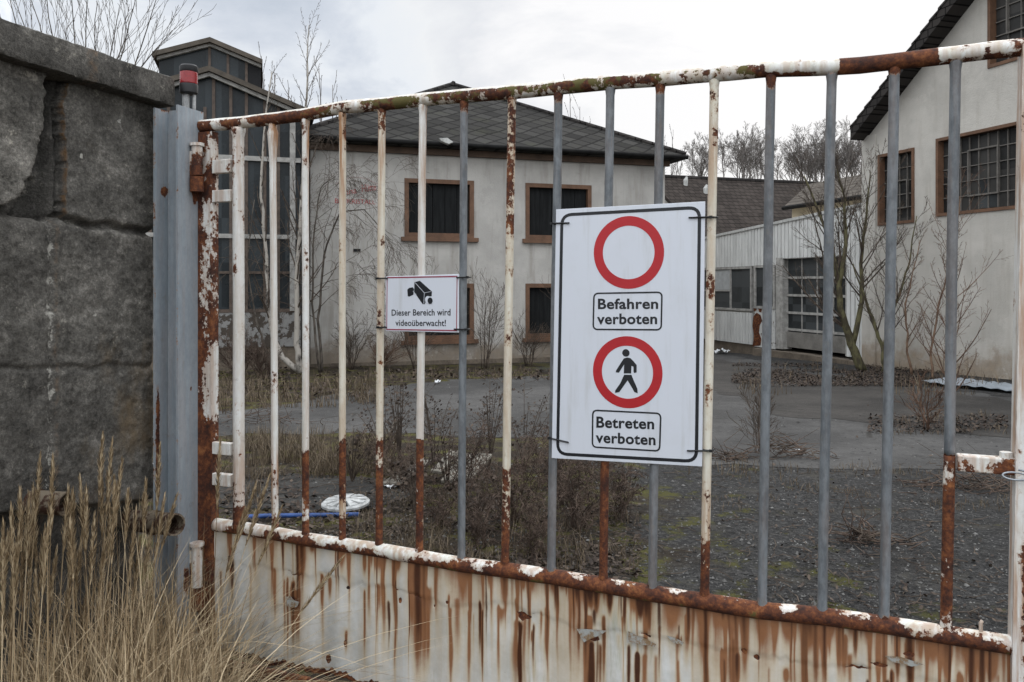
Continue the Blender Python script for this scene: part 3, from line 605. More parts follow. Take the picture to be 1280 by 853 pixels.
b = MB(); b.hexa([(xL, y0 - .06, ztopg(xL)), (GX - .05, y0 - .06, ztopg(GX)), (GX - .05, y0 + .35, ztopg(GX)), (xL, y0 + .35, ztopg(xL)), (xL, y0 - .06, ztopg(xL) + .08), (GX - .05, y0 - .06, ztopg(GX) + .08), (GX - .05, y0 + .35, ztopg(GX) + .08), (xL, y0 + .35, ztopg(xL) + .08)]); b.build('parapet_flashing', M['pale_metal'], gar)
b = MB(); frame_rect(b, wx0, wx1, wzb, wzt + .05, .07, y0 - .03, y0 + .08)
for t_ in (.36, .66): x = wx0 + (wx1 - wx0) * t_; b.box(x - .03, x + .03, y0 - .025, y0 + .075, wzb + .07, wzt - .02)
zmid = wzb + (wzt - wzb) * .47; b.box(wx0 + .07, wx0 + (wx1 - wx0) * .66, y0 - .02, y0 + .07, zmid - .025, zmid + .025); wo = b.build('window', M['frame_white'], gar)
b = MB(); b.box(wx0 + .05, wx1 - .05, y0 + .02, y0 + .045, wzb + .05, wzt); b.build('pane', M['glass_garage'], wo)
b = MB(); b.box(wx0 + (wx1 - wx0) * .37 + .03, wx0 + (wx1 - wx0) * .65 - .02, y0 + .005, y0 + .018, zmid + .03, wzt - .04); b.build('boarded_pane', M['pane_pale'], wo)
b = MB(); frame_rect(b, nx0, nx1, wzb + .1, wzt + .08, .08, y0 - .03, y0 + .08); wo = b.build('window', M['frame_white'], gar)
b = MB(); b.box(nx0 + .05, nx1 - .05, y0 + .02, y0 + .045, wzb + .12, wzt + .04); b.build('pane', M['glass_garage'], wo)
b = MB(); b.box(nx0, nx1, y0 - .005, y0 + .04, zbase - .05, wzb + .09); b.build('peeling_panel', M['peel_door'], gar)
for P_ in (((942, 396), (946, 391), (951, 394), (953, 401), (950, 407), (949, 416), (952, 424), (951, 432), (941, 433), (943, 420), (941, 408)), ((942, 385), (946, 384), (946, 388), (943, 390)), ((948, 385), (953, 384), (952, 391), (949, 390)), ((956, 388), (960, 384), (961, 395), (957, 394))):
    b = MB(); b.prism([(gh(*q, y0)[0], y0 - .007, gh(*q, y0)[1]) for q in P_], (0, -.003, 0)); b.build('rust_patch', M['rust'], gar)
b = MB(); b.box(px0, dx0, y0 - .03, y0 + .3, zbase - .02, dzt + .05); b.build('pillar', M['frame_white'], gar)
yd = .20
b = MB(); b.box(dx0, dx1, yd + .03, yd + .05, dzb, dzt); door = b.build('garage_door', M['glass_garage'], gar)
b = MB()
for i in range(5): x = dx0 + (dx1 - dx0) * i / 4; b.box(max(dx0, x - .016), min(dx1, x + .016), yd, yd + .028, dzb + .4, dzt)
hdoor = dzt - dzb
for p in (347, 370, 393, 415): z = gh(1024, p, yd)[1]; b.box(dx0, dx1, yd - .01, yd + .02, z - .035, z + .035)
b.build('door_rails', M['frame_white'], door)
b = MB(); zq = gh(1024, 416, yd)[1] - .05; b.box(dx0, dx1, yd - .005, yd + .025, dzb - .05, zq); b.build('lower_panel', M['grey_board'], door)
b = MB(); b.box(dx1, dx1 + .05, y0 - .02, yd + .05, zbase, dzt); b.box(dx0, dx1, y0, yd + .05, dzt, dzt + .03); b.build('door_reveal', M['frame_white'], gar)
b = MB(); b.box(xL, wx1 + .3, .10, 5, -1.4, zbase - .002); b.box(wx1 + .3, GX - .02, -.12, 5, -1.4, zbase - .08); b.build('plinth', M['concrete'], gar)

# ------------------------------------------------------------------ tiled roofs behind the garage
RF = Frame(at(812, 355, 33.4) - Vector((0, 0, EYE)), BETA)
rear = empty('rear_building', RF.o, BETA, 'rear building with broad dark brown tiled roof showing above the garage wing', 'building')
rz_ = RF.hit(845, 222)[1]; run, drop = 5.2, 3.3; LX = 12
b = MB(); rake_pts = lambda y, z: (y, z)
b.hexa([(-.1, -run, rz_ - drop - .16), (LX, -run, rz_ - drop - .16), (LX, 0, rz_ - .16), (-.1, 0, rz_ - .16), (-.1, -run, rz_ - drop), (LX, -run, rz_ - drop), (LX, 0, rz_), (-.1, 0, rz_)])
b.hexa([(-.1, 0, rz_ - .16), (LX, 0, rz_ - .16), (LX, run, rz_ - drop - .16), (-.1, run, rz_ - drop - .16), (-.1, 0, rz_), (LX, 0, rz_), (LX, run, rz_ - drop), (-.1, run, rz_ - drop)])
rr = b.build('roof', M['brown_tiles'], rear)
b = MB(); b.tube([(-.15, 0, rz_ + .0), (LX, 0, rz_ + .0)], .10, 8)
b.build('ridge_tiles', M['dark_tiles'], rr)
b = MB(); b.prism([(0, -run + .3, -1.4), (0, run - .3, -1.4), (0, run - .3, rz_ - drop), (0, 0, rz_ - .17), (0, -run + .3, rz_ - drop)], (LX, 0, 0)); b.build('wall', M['house_plaster'], rear)
for px_, py_ in ((857, 226), (882, 240)):
    x, z = RF.hit(px_, py_, -.6 if py_ < 230 else -1.2); yy = -.6 if py_ < 230 else -1.2; zr_ = rz_ + drop / run * yy
    b = MB(); b.tube([(x, yy, zr_ - .05), (x, yy, zr_ + .18), (x + .05, yy - .02, zr_ + .34)], [.09, .10, .04], 8); b.build('roof_vent', M['pale_metal'], rr)
WF = Frame(BF.world(0, 2.6, 0), TH)
wing = empty('rear_wing', WF.o, TH, 'short wing with pale brown tiled roof and cream wall between garage and hall', 'building')
ez1 = WF.hit(1078, 246)[1]; rg = WF.hit(1078, 218, 3.2)[1]; x9 = WF.hit(990, 262)[0]
b = MB(); b.box(x9, -.02, 0, 6, -1, ez1 - .05); b.build('wall', M['cream_plaster'], wing)
b = MB()
b.hexa([(x9, -.3, ez1 - .12), (-.02, -.3, ez1 - .12), (-.02, 3.2, rg - .14), (x9 - 3.3, 3.2, rg - .14), (x9, -.3, ez1 + .02), (-.02, -.3, ez1 + .02), (-.02, 3.2, rg), (x9 - 3.3, 3.2, rg)])
b.hexa([(x9 - 3.3, 3.2, rg - .14), (-.02, 3.2, rg - .14), (-.02, 6.5, ez1 - .12), (x9 - 3.3, 6.5, ez1 - .12), (x9 - 3.3, 3.2, rg), (-.02, 3.2, rg), (-.02, 6.5, ez1 + .02), (x9 - 3.3, 6.5, ez1 + .02)])
b.build('roof', M['grey_tiles'], wing)
b = MB(); b.tube([(x9, -.36, ez1 - .06), (-.05, -.36, ez1 - .06)], .07, 6); b.build('gutter', M['gutter'], wing)

# ------------------------------------------------------------------ white flue far left
fp = at(-8, 355, 14); b = MB(); b.tube([(fp.x, fp.y, -.4), (fp.x, fp.y, 6.9)], .27, 20)
tag(b.build('flue', M['white_flue'], None, True), 'tall white round flue rising behind the stone wall at far left', 'flue')

# ------------------------------------------------------------------ stone pillar wall
SF = Frame(at(197, 355, 3.3) - Vector((0, 0, EYE)), math.atan2(-.955, -.297))   # local x toward camera, +y toward viewer
swall = empty('stone_wall', SF.o, SF.th, 'dark rough stone wall with heavy coping and a broken gap between blocks', 'wall')
J1 = [(0, 267), (50, 272), (59, 277), (79, 271), (84, 277), (140, 284), (197, 292)]
GAPL = [(98, 52), (140, 51), (180, 47), (208, 38), (230, 28), (245, 22), (258, 0), (262, -60)]          # y -> x of left stone's edge
GAPR = [(60, 88), (95, 86), (130, 76), (150, 78), (200, 82), (250, 80), (285, 80)]
zc0 = SF.hit(197, 127)[1]
def stone_h(px, py, x, z):
    p3 = Vector((x * 1.0, 0, z)); h = .007 * fbm(p3 * 6, 3) + .0045 * fbm(p3 * 30, 4) + .003 * abs(fbm(p3 * 70, 2)); eff = 0.; br = 0.
    py2 = py + 5 * mnoise.noise(Vector((px * .04, 0, 3))); px2 = px + 4 * mnoise.noise(Vector((0, py * .04, 7)))
    j1 = interp(J1, px); j2 = 462 - px * .02; j3 = 640 - px * .095
    for j, wd, dp in ((j1, 4.5, .040), (j2, 4, .012)): h -= dp * math.exp(-((py2 - j) / wd) ** 2)
    if py > j1:
        h -= .012 * math.exp(-((px2 - 64) / 4) ** 2) - .004; eff = max(eff, (.62 + .45 * mnoise.noise(Vector((2, py * .05, 1)))) * math.exp(-((px2 - 62) / 8) ** 2) * (1 if py < 620 else .7)); br = max(br, .5 * math.exp(-((px2 - 70) / 6) ** 2))
    eff = max(eff, .45 * math.exp(-((px2 - 64) / 16) ** 2) * math.exp(-((py - j1) / 14) ** 2))
    if py < j1:
        gl = interp(GAPL, py) + 5 * mnoise.noise(Vector((1, py * .09, 4))); gr = interp(GAPR, py) + 3 * mnoise.noise(Vector((8, py * .08, 2)))
        if px < gl: h += .024 * sstep(0, 3, gl - px); br = max(br, .6 * math.exp(-((gl - px) / 4) ** 2))
        elif px < gr:
            k = sstep(0, 1.6, px - gl) * (.30 + .70 * sstep(0, 26, gr - px)); h = h * (1 - .8 * k) - .095 * k
            h -= .045 * math.exp(-((px - gr) / 2.2) ** 2)
            if 52 < px < 64 and 180 < py < 222: h += .02
            if inpoly(px, py, [(5, 270), (30, 228), (40, 245), (20, 275)]): h += .05
        else: br = max(br, .75 * math.exp(-((px - gr) / 4) ** 2)); h += .012 * sstep(0, 14, px - gr)
    if py > j3: h -= .07 * sstep(0, 8, py - j3)
    if px > 186: h -= .03 * sstep(186, 198, px) ** 2
    if math.hypot(px - 146, py - 152) < 3 or math.hypot(px - 99, (py - 195) * .5) < 2 or math.hypot(px - 117, py - 394) < 3: eff = .8
    return h, eff, br
b = MB(); NXs, NZs = 220, 380; Xw = 1.5; att_e = []; att_b = []; att_t = []
for j in range(NZs + 1):
    z = -.1 + (zc0 + .1 + .02) * j / NZs
    for i in range(NXs + 1):
        x = Xw * i / NXs; p = SF.world(x, 0, z); px, py = proj(p) if p.y > .5 else (-900, 400)
        h, e1, b1 = stone_h(px, py, x, z); b.v.append((x, h, z)); att_e.append(e1); att_b.append(b1)
        j1_ = interp(J1, px)
        if py < j1_: tn = .85 if px < interp(GAPL, py) else (.28 if px < interp(GAPR, py) else .62)
        elif py < 460: tn = .50 if px < 64 else .60
        elif py < 636: tn = .42 if px < 64 else .48
        else: tn = .25
        att_t.append(clamp(tn + .22 * mnoise.noise(Vector((x * 3, z * 3, 9))) + .1 * mnoise.noise(Vector((x * 11, z * 11, 2)))))
n = NXs + 1
for j in range(NZs):
    for i in range(NXs): a = j * n + i; b.f.append((a, a + n, a + n + 1, a + 1))
k = len(b.v)
for j in range(NZs + 1): v = b.v[j * n]; b.v.append((0, -.30, v[2])); att_e.append(0); att_b.append(.2); att_t.append(.4)
for j in range(NZs): b.f.append((j * n, k + j, k + j + 1, (j + 1) * n))
kk = len(b.v); b.box(.0, 3.0, -.5, -.3, -.1, zc0); b.box(Xw, 3.0, -.3, 0, -.1, zc0)
att_e += [0] * (len(b.v) - kk); att_b += [0] * (len(b.v) - kk); att_t += [.4] * (len(b.v) - kk)
b.build('masonry', M['stone'], swall, True, False, {'eff': att_e, 'brown': att_b, 'tone': att_t})
yc = .085; ct = SF.hit(110, 59, yc)[1]; cb_ = SF.hit(100, 98, yc)[1]; xe = SF.hit(218, 100, yc)[0]
b = MB(); nx = 260; pr = []
prof = [(-.55, ct), (-.3, ct + .004), (-.1, ct + .002), (-.02, ct), (.03, ct - .001), (.078, ct - .002), (.086, ct - .007), (.088, ct - .04), (.088, ct - .07), (.087, cb_ + .014), (.084, cb_ + .003), (.076, cb_), (.03, cb_ - .001), (-.02, cb_), (-.55, cb_)]
for i in range(nx + 1):
    x = xe + (2.6 - xe) * i / nx
    for (yy, zz) in prof:
        q = Vector((x, yy, zz)); d_ = .0035 * fbm(q * 8, 4) + .0028 * fbm(q * 42, 3); s_ = 1 - .05 * math.exp(-((x - xe) / .008) ** 2)
        b.v.append((x + .006 * fbm(q * 20, 2), yy + d_ if yy > -.5 else yy, cb_ + (zz - cb_) * s_ + .6 * d_))
m_ = len(prof)
for i in range(nx):
    for j in range(m_): j2 = (j + 1) % m_; b.f.append((i * m_ + j, i * m_ + j2, (i + 1) * m_ + j2, (i + 1) * m_ + j))
b.f.append(tuple(range(m_))); b.f.append(tuple(nx * m_ + j for j in range(m_ - 1, -1, -1)))
b.build('coping', M['stone'], swall, False, True, {'tone': lambda v: .40 + .25 * mnoise.noise(Vector((v.x * 4, v.y * 4, 3))), 'eff': lambda v: 0., 'brown': lambda v: .55 * math.exp(-((v.x - .42) / .05) ** 2)}, auto=50)

# ------------------------------------------------------------------ rusty pipe stubs by the wall
def pipe_stub(A, B, r, label):
    A, B = Vector(A), Vector(B); o = empty('pipe_stub', A, 0, label, 'pipe', 'rusty pipe stubs at the wall foot')
    b = MB(); d = (B - A); t = d.normalized(); u = t.orthogonal().normalized(); q = t.cross(u); n = 18
    for (s, rr) in ((0, r), (1, r), (1, r * .84), (.3, r * .84)):
        for k in range(n): a = 2 * math.pi * k / n; b.v.append(tuple(d * s + (u * math.cos(a) + q * math.sin(a)) * rr))
    for i in range(3):
        for k in range(n): k2 = (k + 1) % n; b.f.append((i * n + k, i * n + k2, (i + 1) * n + k2, (i + 1) * n + k))
    b.f.append(tuple(range(n))); b.f.append(tuple(3 * n + k for k in range(n)))
    b.build('pipe', M['pipe'], o, auto=40)
    b = MB(); b.tube([d * .55, d * .60], r * 1.12, 18); b.build('collar', M['pipe'], o, auto=40)
pipe_stub(at(158, 650, 3.22), at(219, 656, 3.02), .042, 'rusty open ended pipe stub poking out between stone wall and gate post')
pipe_stub(SF.world(.62, -.12, .86) , at(82, 630, 2.72), .040, 'rusty pipe stub sticking out of the stone wall above the dry grass')

# ------------------------------------------------------------------ gate post with hinges
P1 = at(220, 355, 3.15) - Vector((0, 0, EYE)); PF = Frame(P1, math.atan2(.955, .297))
post = empty('gate_post', P1, PF.th, 'blue grey painted steel gate post standing between stone wall and gate', 'post')
ph = PF.hit(236, 136)[1]; fw = PF.hit(252, 136)[0]
b = MB()
def seg_box(b, x0, x1, y0, y1, z0, z1, n=30):
    for i in range(n): pass
    b.box(x0, x1, y0, y1, z0, z1)

def plate(b, axis, a0, a1, c0, c1, z1):
    """steel plate as a closed strip, cut finely along its height"""
    n, k = 240, 8
    ring = [(a0 + (a1 - a0) * i / k, c0) for i in range(k + 1)] + [(a0 + (a1 - a0) * i / k, c1) for i in range(k, -1, -1)]; m_ = len(ring); o0 = len(b.v)
    for j in range(n + 1):
        for (u, v_) in ring: b.v.append((u, v_, -.1 + (z1 + .1) * j / n) if axis == 0 else (v_, u, -.1 + (z1 + .1) * j / n))
    for j in range(n):
        for i in range(m_): i2 = (i + 1) % m_; b.f.append((o0 + j * m_ + i, o0 + j * m_ + i2, o0 + (j + 1) * m_ + i2, o0 + (j + 1) * m_ + i))
    b.f.append(tuple(o0 + i for i in range(m_))); b.f.append(tuple(o0 + n * m_ + i for i in range(m_ - 1, -1, -1)))
plate(b, 0, 0, fw, -.009, 0., ph); plate(b, 0, 0, fw, .1, .109, ph - .005); plate(b, 1, .001, .0995, fw * .48, fw * .48 + .009, ph - .003)
PATCH = []
for px, py, w_, h_, yl, k_ in ((206, 238, .018, .014, .0985, .31), (215, 328, .005, .014, .0985, .4), (214, 478, .005, .014, .0985, .4), (241, 166, .010, .03, -.0105, .38), (240, 485, .005, .008, -.0105, .4), (198, 530, .006, .16, .0985, .36), (244, 236, .020, .035, -.0105, .34), (250, 175, .012, .06, -.0105, .30), (233, 720, .02, .05, -.0105, .25), (236, 800, .05, .10, -.0105, .22), (228, 620, .006, .02, -.01, .3)):
    q = PF.hit(px, py, yl); PATCH.append((q[0], yl, q[1], w_, h_, k_))
def rb_post(v):
    r_ = -.20
    for (x, y_, z, w_, h_, k_) in PATCH:
        if abs(v.y - y_) < .02: r_ = max(r_, -.20 + k_ * 1.5 * math.exp(-((v.x - x) / w_) ** 2 - ((v.z - z + (.5 * h_ if v.z < z else 0)) / (h_ * (1.8 if v.z < z else 1))) ** 2))
    e_ = min(abs(v.x), abs(v.x - fw)); return max(r_, -.02 - .18 * sstep(0, .006, e_), -.2 + .20 * sstep(ph - .03, ph, v.z))
pm = b.build('beam', M['post'], post, False, True, {'rb': rb_post, 'st': lambda v: .12, 'ms': lambda v: 0.})
for (ya, yb) in ((183, 240), (682, 762)):
    x, za = PF.hit(245, ya, -.03); zb3 = PF.hit(245, yb, -.03)[1]
    b = MB(); b.tube([(x, -.035, zb3), (x, -.035, zb3 + (za - zb3) * .33)], .027, 16); b.tube([(x, -.035, zb3 + (za - zb3) * .36), (x, -.035, za)], .021, 16); b.tube([(x, -.035, za), (x, -.035, za + .012)], .028, 16); b.box(x - .012, x + .03, -.035, -.008, zb3 + .02, za - .02)
    b.build('hinge', M['flaky_white'], post, False, True, {'rb': (lambda v, z_=zb3 + (za - zb3) * .36: .22 if v.z < z_ else -.03), 'st': lambda v: .6, 'ms': lambda v: 0}, auto=40)

# warning beacon on the post
bx, bz = PF.hit(236, 137, .03); bp = PF.world(bx, .03, 0)
s_px = bp.y / F
beacon = empty('warning_beacon', (bp.x, bp.y, ph - .01), 0, 'cylindrical red warning beacon with black cap on top of the gate post', 'beacon')
b = MB(); b.tube([(-.012, 0, 0), (-.012, 0, .085)], .0135, 14); b.tube([(.018, .01, 0), (.018, .01, .085)], .007, 10); b.build('stem', M['silver_plastic'], beacon, auto=40)
b = MB(); b.tube([(0, 0, .078), (0, 0, .083), (0, 0, .114), (0, 0, .118)], [.028, .035, .036, .035], 28); b.build('base', M['tie'], beacon, auto=40)
b = MB(); zz = [.118 + .0045 * i for i in range(12)]; b.tube([(0, 0, z) for z in zz], [.0335 + (.0012 if i % 2 else 0) for i in range(12)], 28); b.build('lens', M['lens_red'], beacon, True)
b = MB(); b.tube([(0, 0, .167), (0, 0, .170), (0, 0, .190), (0, 0, .196)], [.035, .0365, .036, .030], 28); b.build('cap', M['tie'], beacon, auto=40)

# ------------------------------------------------------------------ the gate
GA = Frame(at(262, 355, 3.26) - Vector((0, 0, EYE)), -R(22.03))
gate = empty('gate', GA.o, GA.th, 'rusty white barred steel gate with streaked sheet metal lower panel', 'gate')
def ga(px, py, y=0.): return GA.hit(px, py, y)
TOP = [(250, 158), (300, 153.5), (340, 149), (382, 143.5), (431, 134), (477, 130.5), (530, 124.6), (580, 120), (640, 115.5), (765, 103), (824, 99), (896, 92.5), (960, 87), (1000, 85.5), (1041, 84.2), (1075, 82), (1122, 76.8), (1160, 72.5), (1195, 68.6), (1240, 63), (1310, 56)]
BOT = [(270, 656), (313, 662), (344, 667), (380, 674), (428, 681), (473, 687.5), (521, 696), (578, 706), (630, 712.5), (690, 721), (753, 731.5), (815, 742), (880, 752), (947, 763), (1028, 770.5), (1105, 781), (1182, 793.5), (1252, 804.5), (1300, 812)]
def rail(name, pts, r, m, fn, wob=.0):
    P = [ga(*p) for p in pts]; Q = []
    for (a, c), (d, e_) in zip(P, P[1:]):
        k = max(2, int((d - a) / .012))
        for i in range(k): Q.append((a + (d - a) * i / k, 0, c + (e_ - c) * i / k))
    Q.append((P[-1][0], 0, P[-1][1])); b = MB(); b.tube(Q, [r + .0012 * mnoise.noise(Vector((q[0] * 9, 1, 0))) for q in Q], 20)
    cz = [(q[0], q[2]) for q in Q]
    return b.build(name, m, gate, True, True, {k: (lambda v, f=f: f(v, (v.z - interp(cz, v.x)) / r)) for k, f in fn.items()})
xg = lambda px, py=100: ga(px, py)[0]
x_a, x_b, x_c = xg(955), xg(1048), xg(1172)
def top_rb(v, t):
    if v.x > x_c: return .03 + (.10 if t < -.5 else 0)
    if v.x > x_b: return .28
    if v.x > x_a: return -.025 + (.12 if t < -.6 else 0)
    return (.095 - .26 * sstep(.42, .9, t) - .05 * sstep(-.3, -.9, t)) + (.0 if v.x > xg(420) else .03)
rail('top_rail', TOP, .0245, M['rail_paint'], {'rb': top_rb, 'st': lambda v, t: .4, 'ms': lambda v, t: -.03 + .14 * sstep(.2, .9, v.x) * (1 - sstep(x_a - .2, x_b, v.x)) - (.3 if v.x > x_b else 0)})
BAR = [  # top pixel, bottom pixel, kind, radius mult, rust-from row, upper rust bias, stain, grows-rusty-at-top
    (298, 160, 298.5, 662, 'white', 1.6, 600, -.045, .7), (341, 155, 344, 666, 'white', .95, 553, -.045, 1.2), (382, 148, 382, 673, 'white', .95, 567, -.04, 1.2),
    (428, 140, 428, 680, 'cream', .92, 548, -.035, 1.2), (477.5, 134, 474, 686, 'cream', .97, 548, -.02, 1.1), (528.5, 129, 524, 695, 'white', .97, 548, -.05, 1.),
    (580.5, 124, 576.5, 705, 'zinc', .95, 900, -.175, .14), (640, 118, 631, 711, 'cream', 1., 582, -.02, 1.), (698, 112, 689, 720, 'zinc', 1., 900, -.165, .16),
    (763, 106, 754, 730, 'zinc', 1.0, 470, -.15, .18), (825.5, 101, 815, 741, 'zinc', 1., 900, -.165, .16), (893, 95, 880.5, 751, 'cream', 1.0, 612, -.04, .9),
    (964, 89, 952.5, 763, 'zinc', 1.0, 900, -.17, .14), (1040, 87, 1027.5, 770, 'zinc', 1.0, 900, -.17, .14), (1118, 80, 1105, 780, 'zinc', 1.0, 900, -.17, .14), (1194.5, 72, 1182.5, 793, 'zinc', 1., 566, -.17, .16)]
bars = []
for (tx, ty, bx_, by_, kind, rm, ry, rbu, st) in BAR:
    a = ga(tx, ty); c = ga(bx_, by_); n_ = 90; pts = []; rad = []; r = .0142 * rm
    for i in range(n_ + 1):
        t = i / n_; pts.append((a[0] + (c[0] - a[0]) * t + .002 * mnoise.noise(Vector((tx, t * 3, 0))), 0, a[1] + (c[1] - a[1]) * t)); q = r
        if tx == 341 and t < .09: q = r * (1 + .75 * (1 - t / .09))
        if t > .985 or (t < .012): q = r * 1.18
        rad.append(q)
    zr = ga((tx + bx_) / 2, ry)[1] if ry < 800 else -1
    if kind == 'zinc': rbf = lambda v, zr=zr, rbu=rbu: .30 if v.z < zr else rbu + (.30 * sstep(2.16, 2.24, v.z)) + .22 * sstep(.66, .625, v.z)
    else: rbf = lambda v, zr=zr, rbu=rbu, s=tx: rbu + (.12 + .14 * mnoise.noise(Vector((s, v.z * 5, 3)))) * sstep(zr + .03, zr - .02, v.z) + .10 * sstep(.74, .63, v.z) + .06 * sstep(2.0, 2.2, v.z)
    if tx == 1194.5: rbf = lambda v, zr=zr: (.115 if v.z < zr else -.25)
    if tx == 528.5: rbf = lambda v, zr=zr: (.15 if v.z < zr else -.10)
    if tx == 640: rbf = lambda v, zr=zr: (.08 if v.z < zr else (-.055 if v.z < 1.62 else .045))
    if tx == 763: rbf = lambda v, zr=zr: (.30 if v.z < zr else -.22)
    m_ = {'white': M['flaky_white'], 'cream': M['flaky_cream'], 'zinc': M['zinc']}[kind]
    if tx == 1194.5:
        b = MB(); k = [i for i, p in enumerate(pts) if p[2] < zr][0]; b.tube(pts[:k + 1], rad[:k + 1], 14); o1 = b.build('bar', M['zinc'], gate, True, True, {'rb': rbf, 'st': lambda v: .1, 'ms': lambda v: 0.})
        b = MB(); b.tube(pts[k:], [q * 1.08 for q in rad[k:]], 14); b.build('bar', M['flaky_white'], gate, True, True, {'rb': rbf, 'st': lambda v: .8, 'ms': lambda v: 0.})
    else:
        b = MB(); b.tube(pts, rad, 14)
        b.build('bar', m_, gate, True, True, {'rb': rbf, 'st': (lambda v, st=st: st * (.30 + .6 * sstep(1.75, 2.15, v.z) + .55 * sstep(1.05, .85, v.z))), 'ms': lambda v: 0.})
    bars.append((a[0], c[0]))
def bot_rb(v, t):
    near = min(abs(v.x - q[1]) for q in bars); u = .16 * math.exp(-(near / .045) ** 2) + .21 * sstep(.9, 1.8, v.x) * (1 - .45 * sstep(2.40, 2.5, v.x)) - .12 * sstep(.0, .8, t) + .10 * sstep(-.2, -.7, t) - .015
    return u
rail('bottom_rail', BOT, .026, M['rail_paint'], {'rb': bot_rb, 'st': lambda v, t: .6, 'ms': lambda v, t: -.06 + .10 * sstep(.0, -.8, t)})
# left stile, connectors, right stile, latch
def slat_box(name, x0, x1, x0b, x1b, z0, z1, y0, y1, m, rbf, stf=.5, n=80):
    b = MB()
    for i in range(n + 1):
        t = i / n; z = z0 + (z1 - z0) * t; a = x0b + (x0 - x0b) * t; c = x1b + (x1 - x1b) * t; k = .0015 * mnoise.noise(Vector((a * 20, z * 30, 1)))
        for q in ((a + k, y0), (a + (c - a) * .5, y0 - .0), (c + k, y0), (c, y1), (a, y1)): b.v.append((q[0], q[1], z))
    for i in range(n):
        for k in range(5): k2 = (k + 1) % 5; b.f.append((i * 5 + k, i * 5 + k2, i * 5 + 5 + k2, i * 5 + 5 + k))
    b.f.append((0, 1, 2, 3, 4)); b.f.append(tuple(n * 5 + k for k in range(4, -1, -1)))
    return b.build(name, m, gate, False, True, {'rb': rbf, 'st': lambda v: stf, 'ms': lambda v: 0.})
sx0, sx1 = ga(252, 400)[0], ga(268.5, 400)[0]
slat_box('stile', sx0, sx1, sx0 - .002, sx1 + .002, .0, ga(260, 166)[1], -.02, .02, M['flaky_white'], lambda v: .055 + .09 * (1 - sstep(sx0 + .018, sx0 + .036, v.x)) + .09 * sstep(1.15, 1.0, v.z) + .20 * sstep(.98, .8, v.z) + .05 * sstep(2.1, 2.2, v.z))
cx0, cx1 = sx1 - .002, ga(291, 400)[0]
for ya, yb in ((200, 217), (238, 253), (553, 568), (592, 607)):
    z1, z0 = ga(280, ya)[1], ga(280, yb)[1]; b = MB(); b.box(cx0, cx1, -.016, .012, z0, z1)
    o = b.build('connector', M['flaky_white'], gate, False, True, {'rb': lambda v: -.07, 'st': lambda v: .5, 'ms': lambda v: 0.}); bv = o.modifiers.new('bevel', 'BEVEL'); bv.width = .003; bv.segments = 2
rx1 = ga(1279, 150, -.035)[0]; rx0 = ga(1261, 800, -.035)[0]
slat_box('stile', rx1, rx1 + .075, rx0, rx0 + .075, .0, 2.25, -.035, .035, M['flaky_white'], lambda v: -.06 + .26 * sstep(1.05, .85, v.z) * sstep(rx0 + .012, rx0 + .028, v.x), .8)
lz1, lz0 = ga(1230, 570)[1], ga(1230, 590)[1]; b = MB(); b.box(ga(1196, 580)[0], rx0 + .03, -.022, .018, lz0, lz1)
o = b.build('latch_bar', M['flaky_white'], gate, False, True, {'rb': lambda v: .0 + (.08 if v.z < lz0 + .01 else 0), 'st': lambda v: .6, 'ms': lambda v: 0.}); bv = o.modifiers.new('bevel', 'BEVEL'); bv.width = .004; bv.segments = 2
xk = ga(1257, 566)[0]; b = MB(); b.tube([(xk, -.005, lz1 - .002), (xk, -.005, lz1 + .016)], .016, 6); b.build('latch_bolt', M['flaky_white'], gate, False, True, {'rb': lambda v: -.08, 'st': lambda v: .4, 'ms': lambda v: 0.})
xh, zh = ga(1226, 792); b = MB(); b.tube([(xh, 0, zh - .02), (xh, 0, zh + .03), (xh + .004, 0, zh + .036)], .005, 8); b.build('hook', M['flaky_white'], gate, True, True, {'rb': lambda v: -.05, 'st': lambda v: .6, 'ms': lambda v: 0.})
b = MB(); q0 = ga(1266, 592, -.05); pts = []
for i in range(26): a = i / 25 * math.pi * 2.4; pts.append((q0[0] + .012 + .034 * math.sin(a), -.045 - .012 * math.cos(a * .5), q0[1] + .012 * math.cos(a) - .0006 * i))
b.tube(pts, .0028, 8); b.build('wire_loop', M['wire'], gate, True)
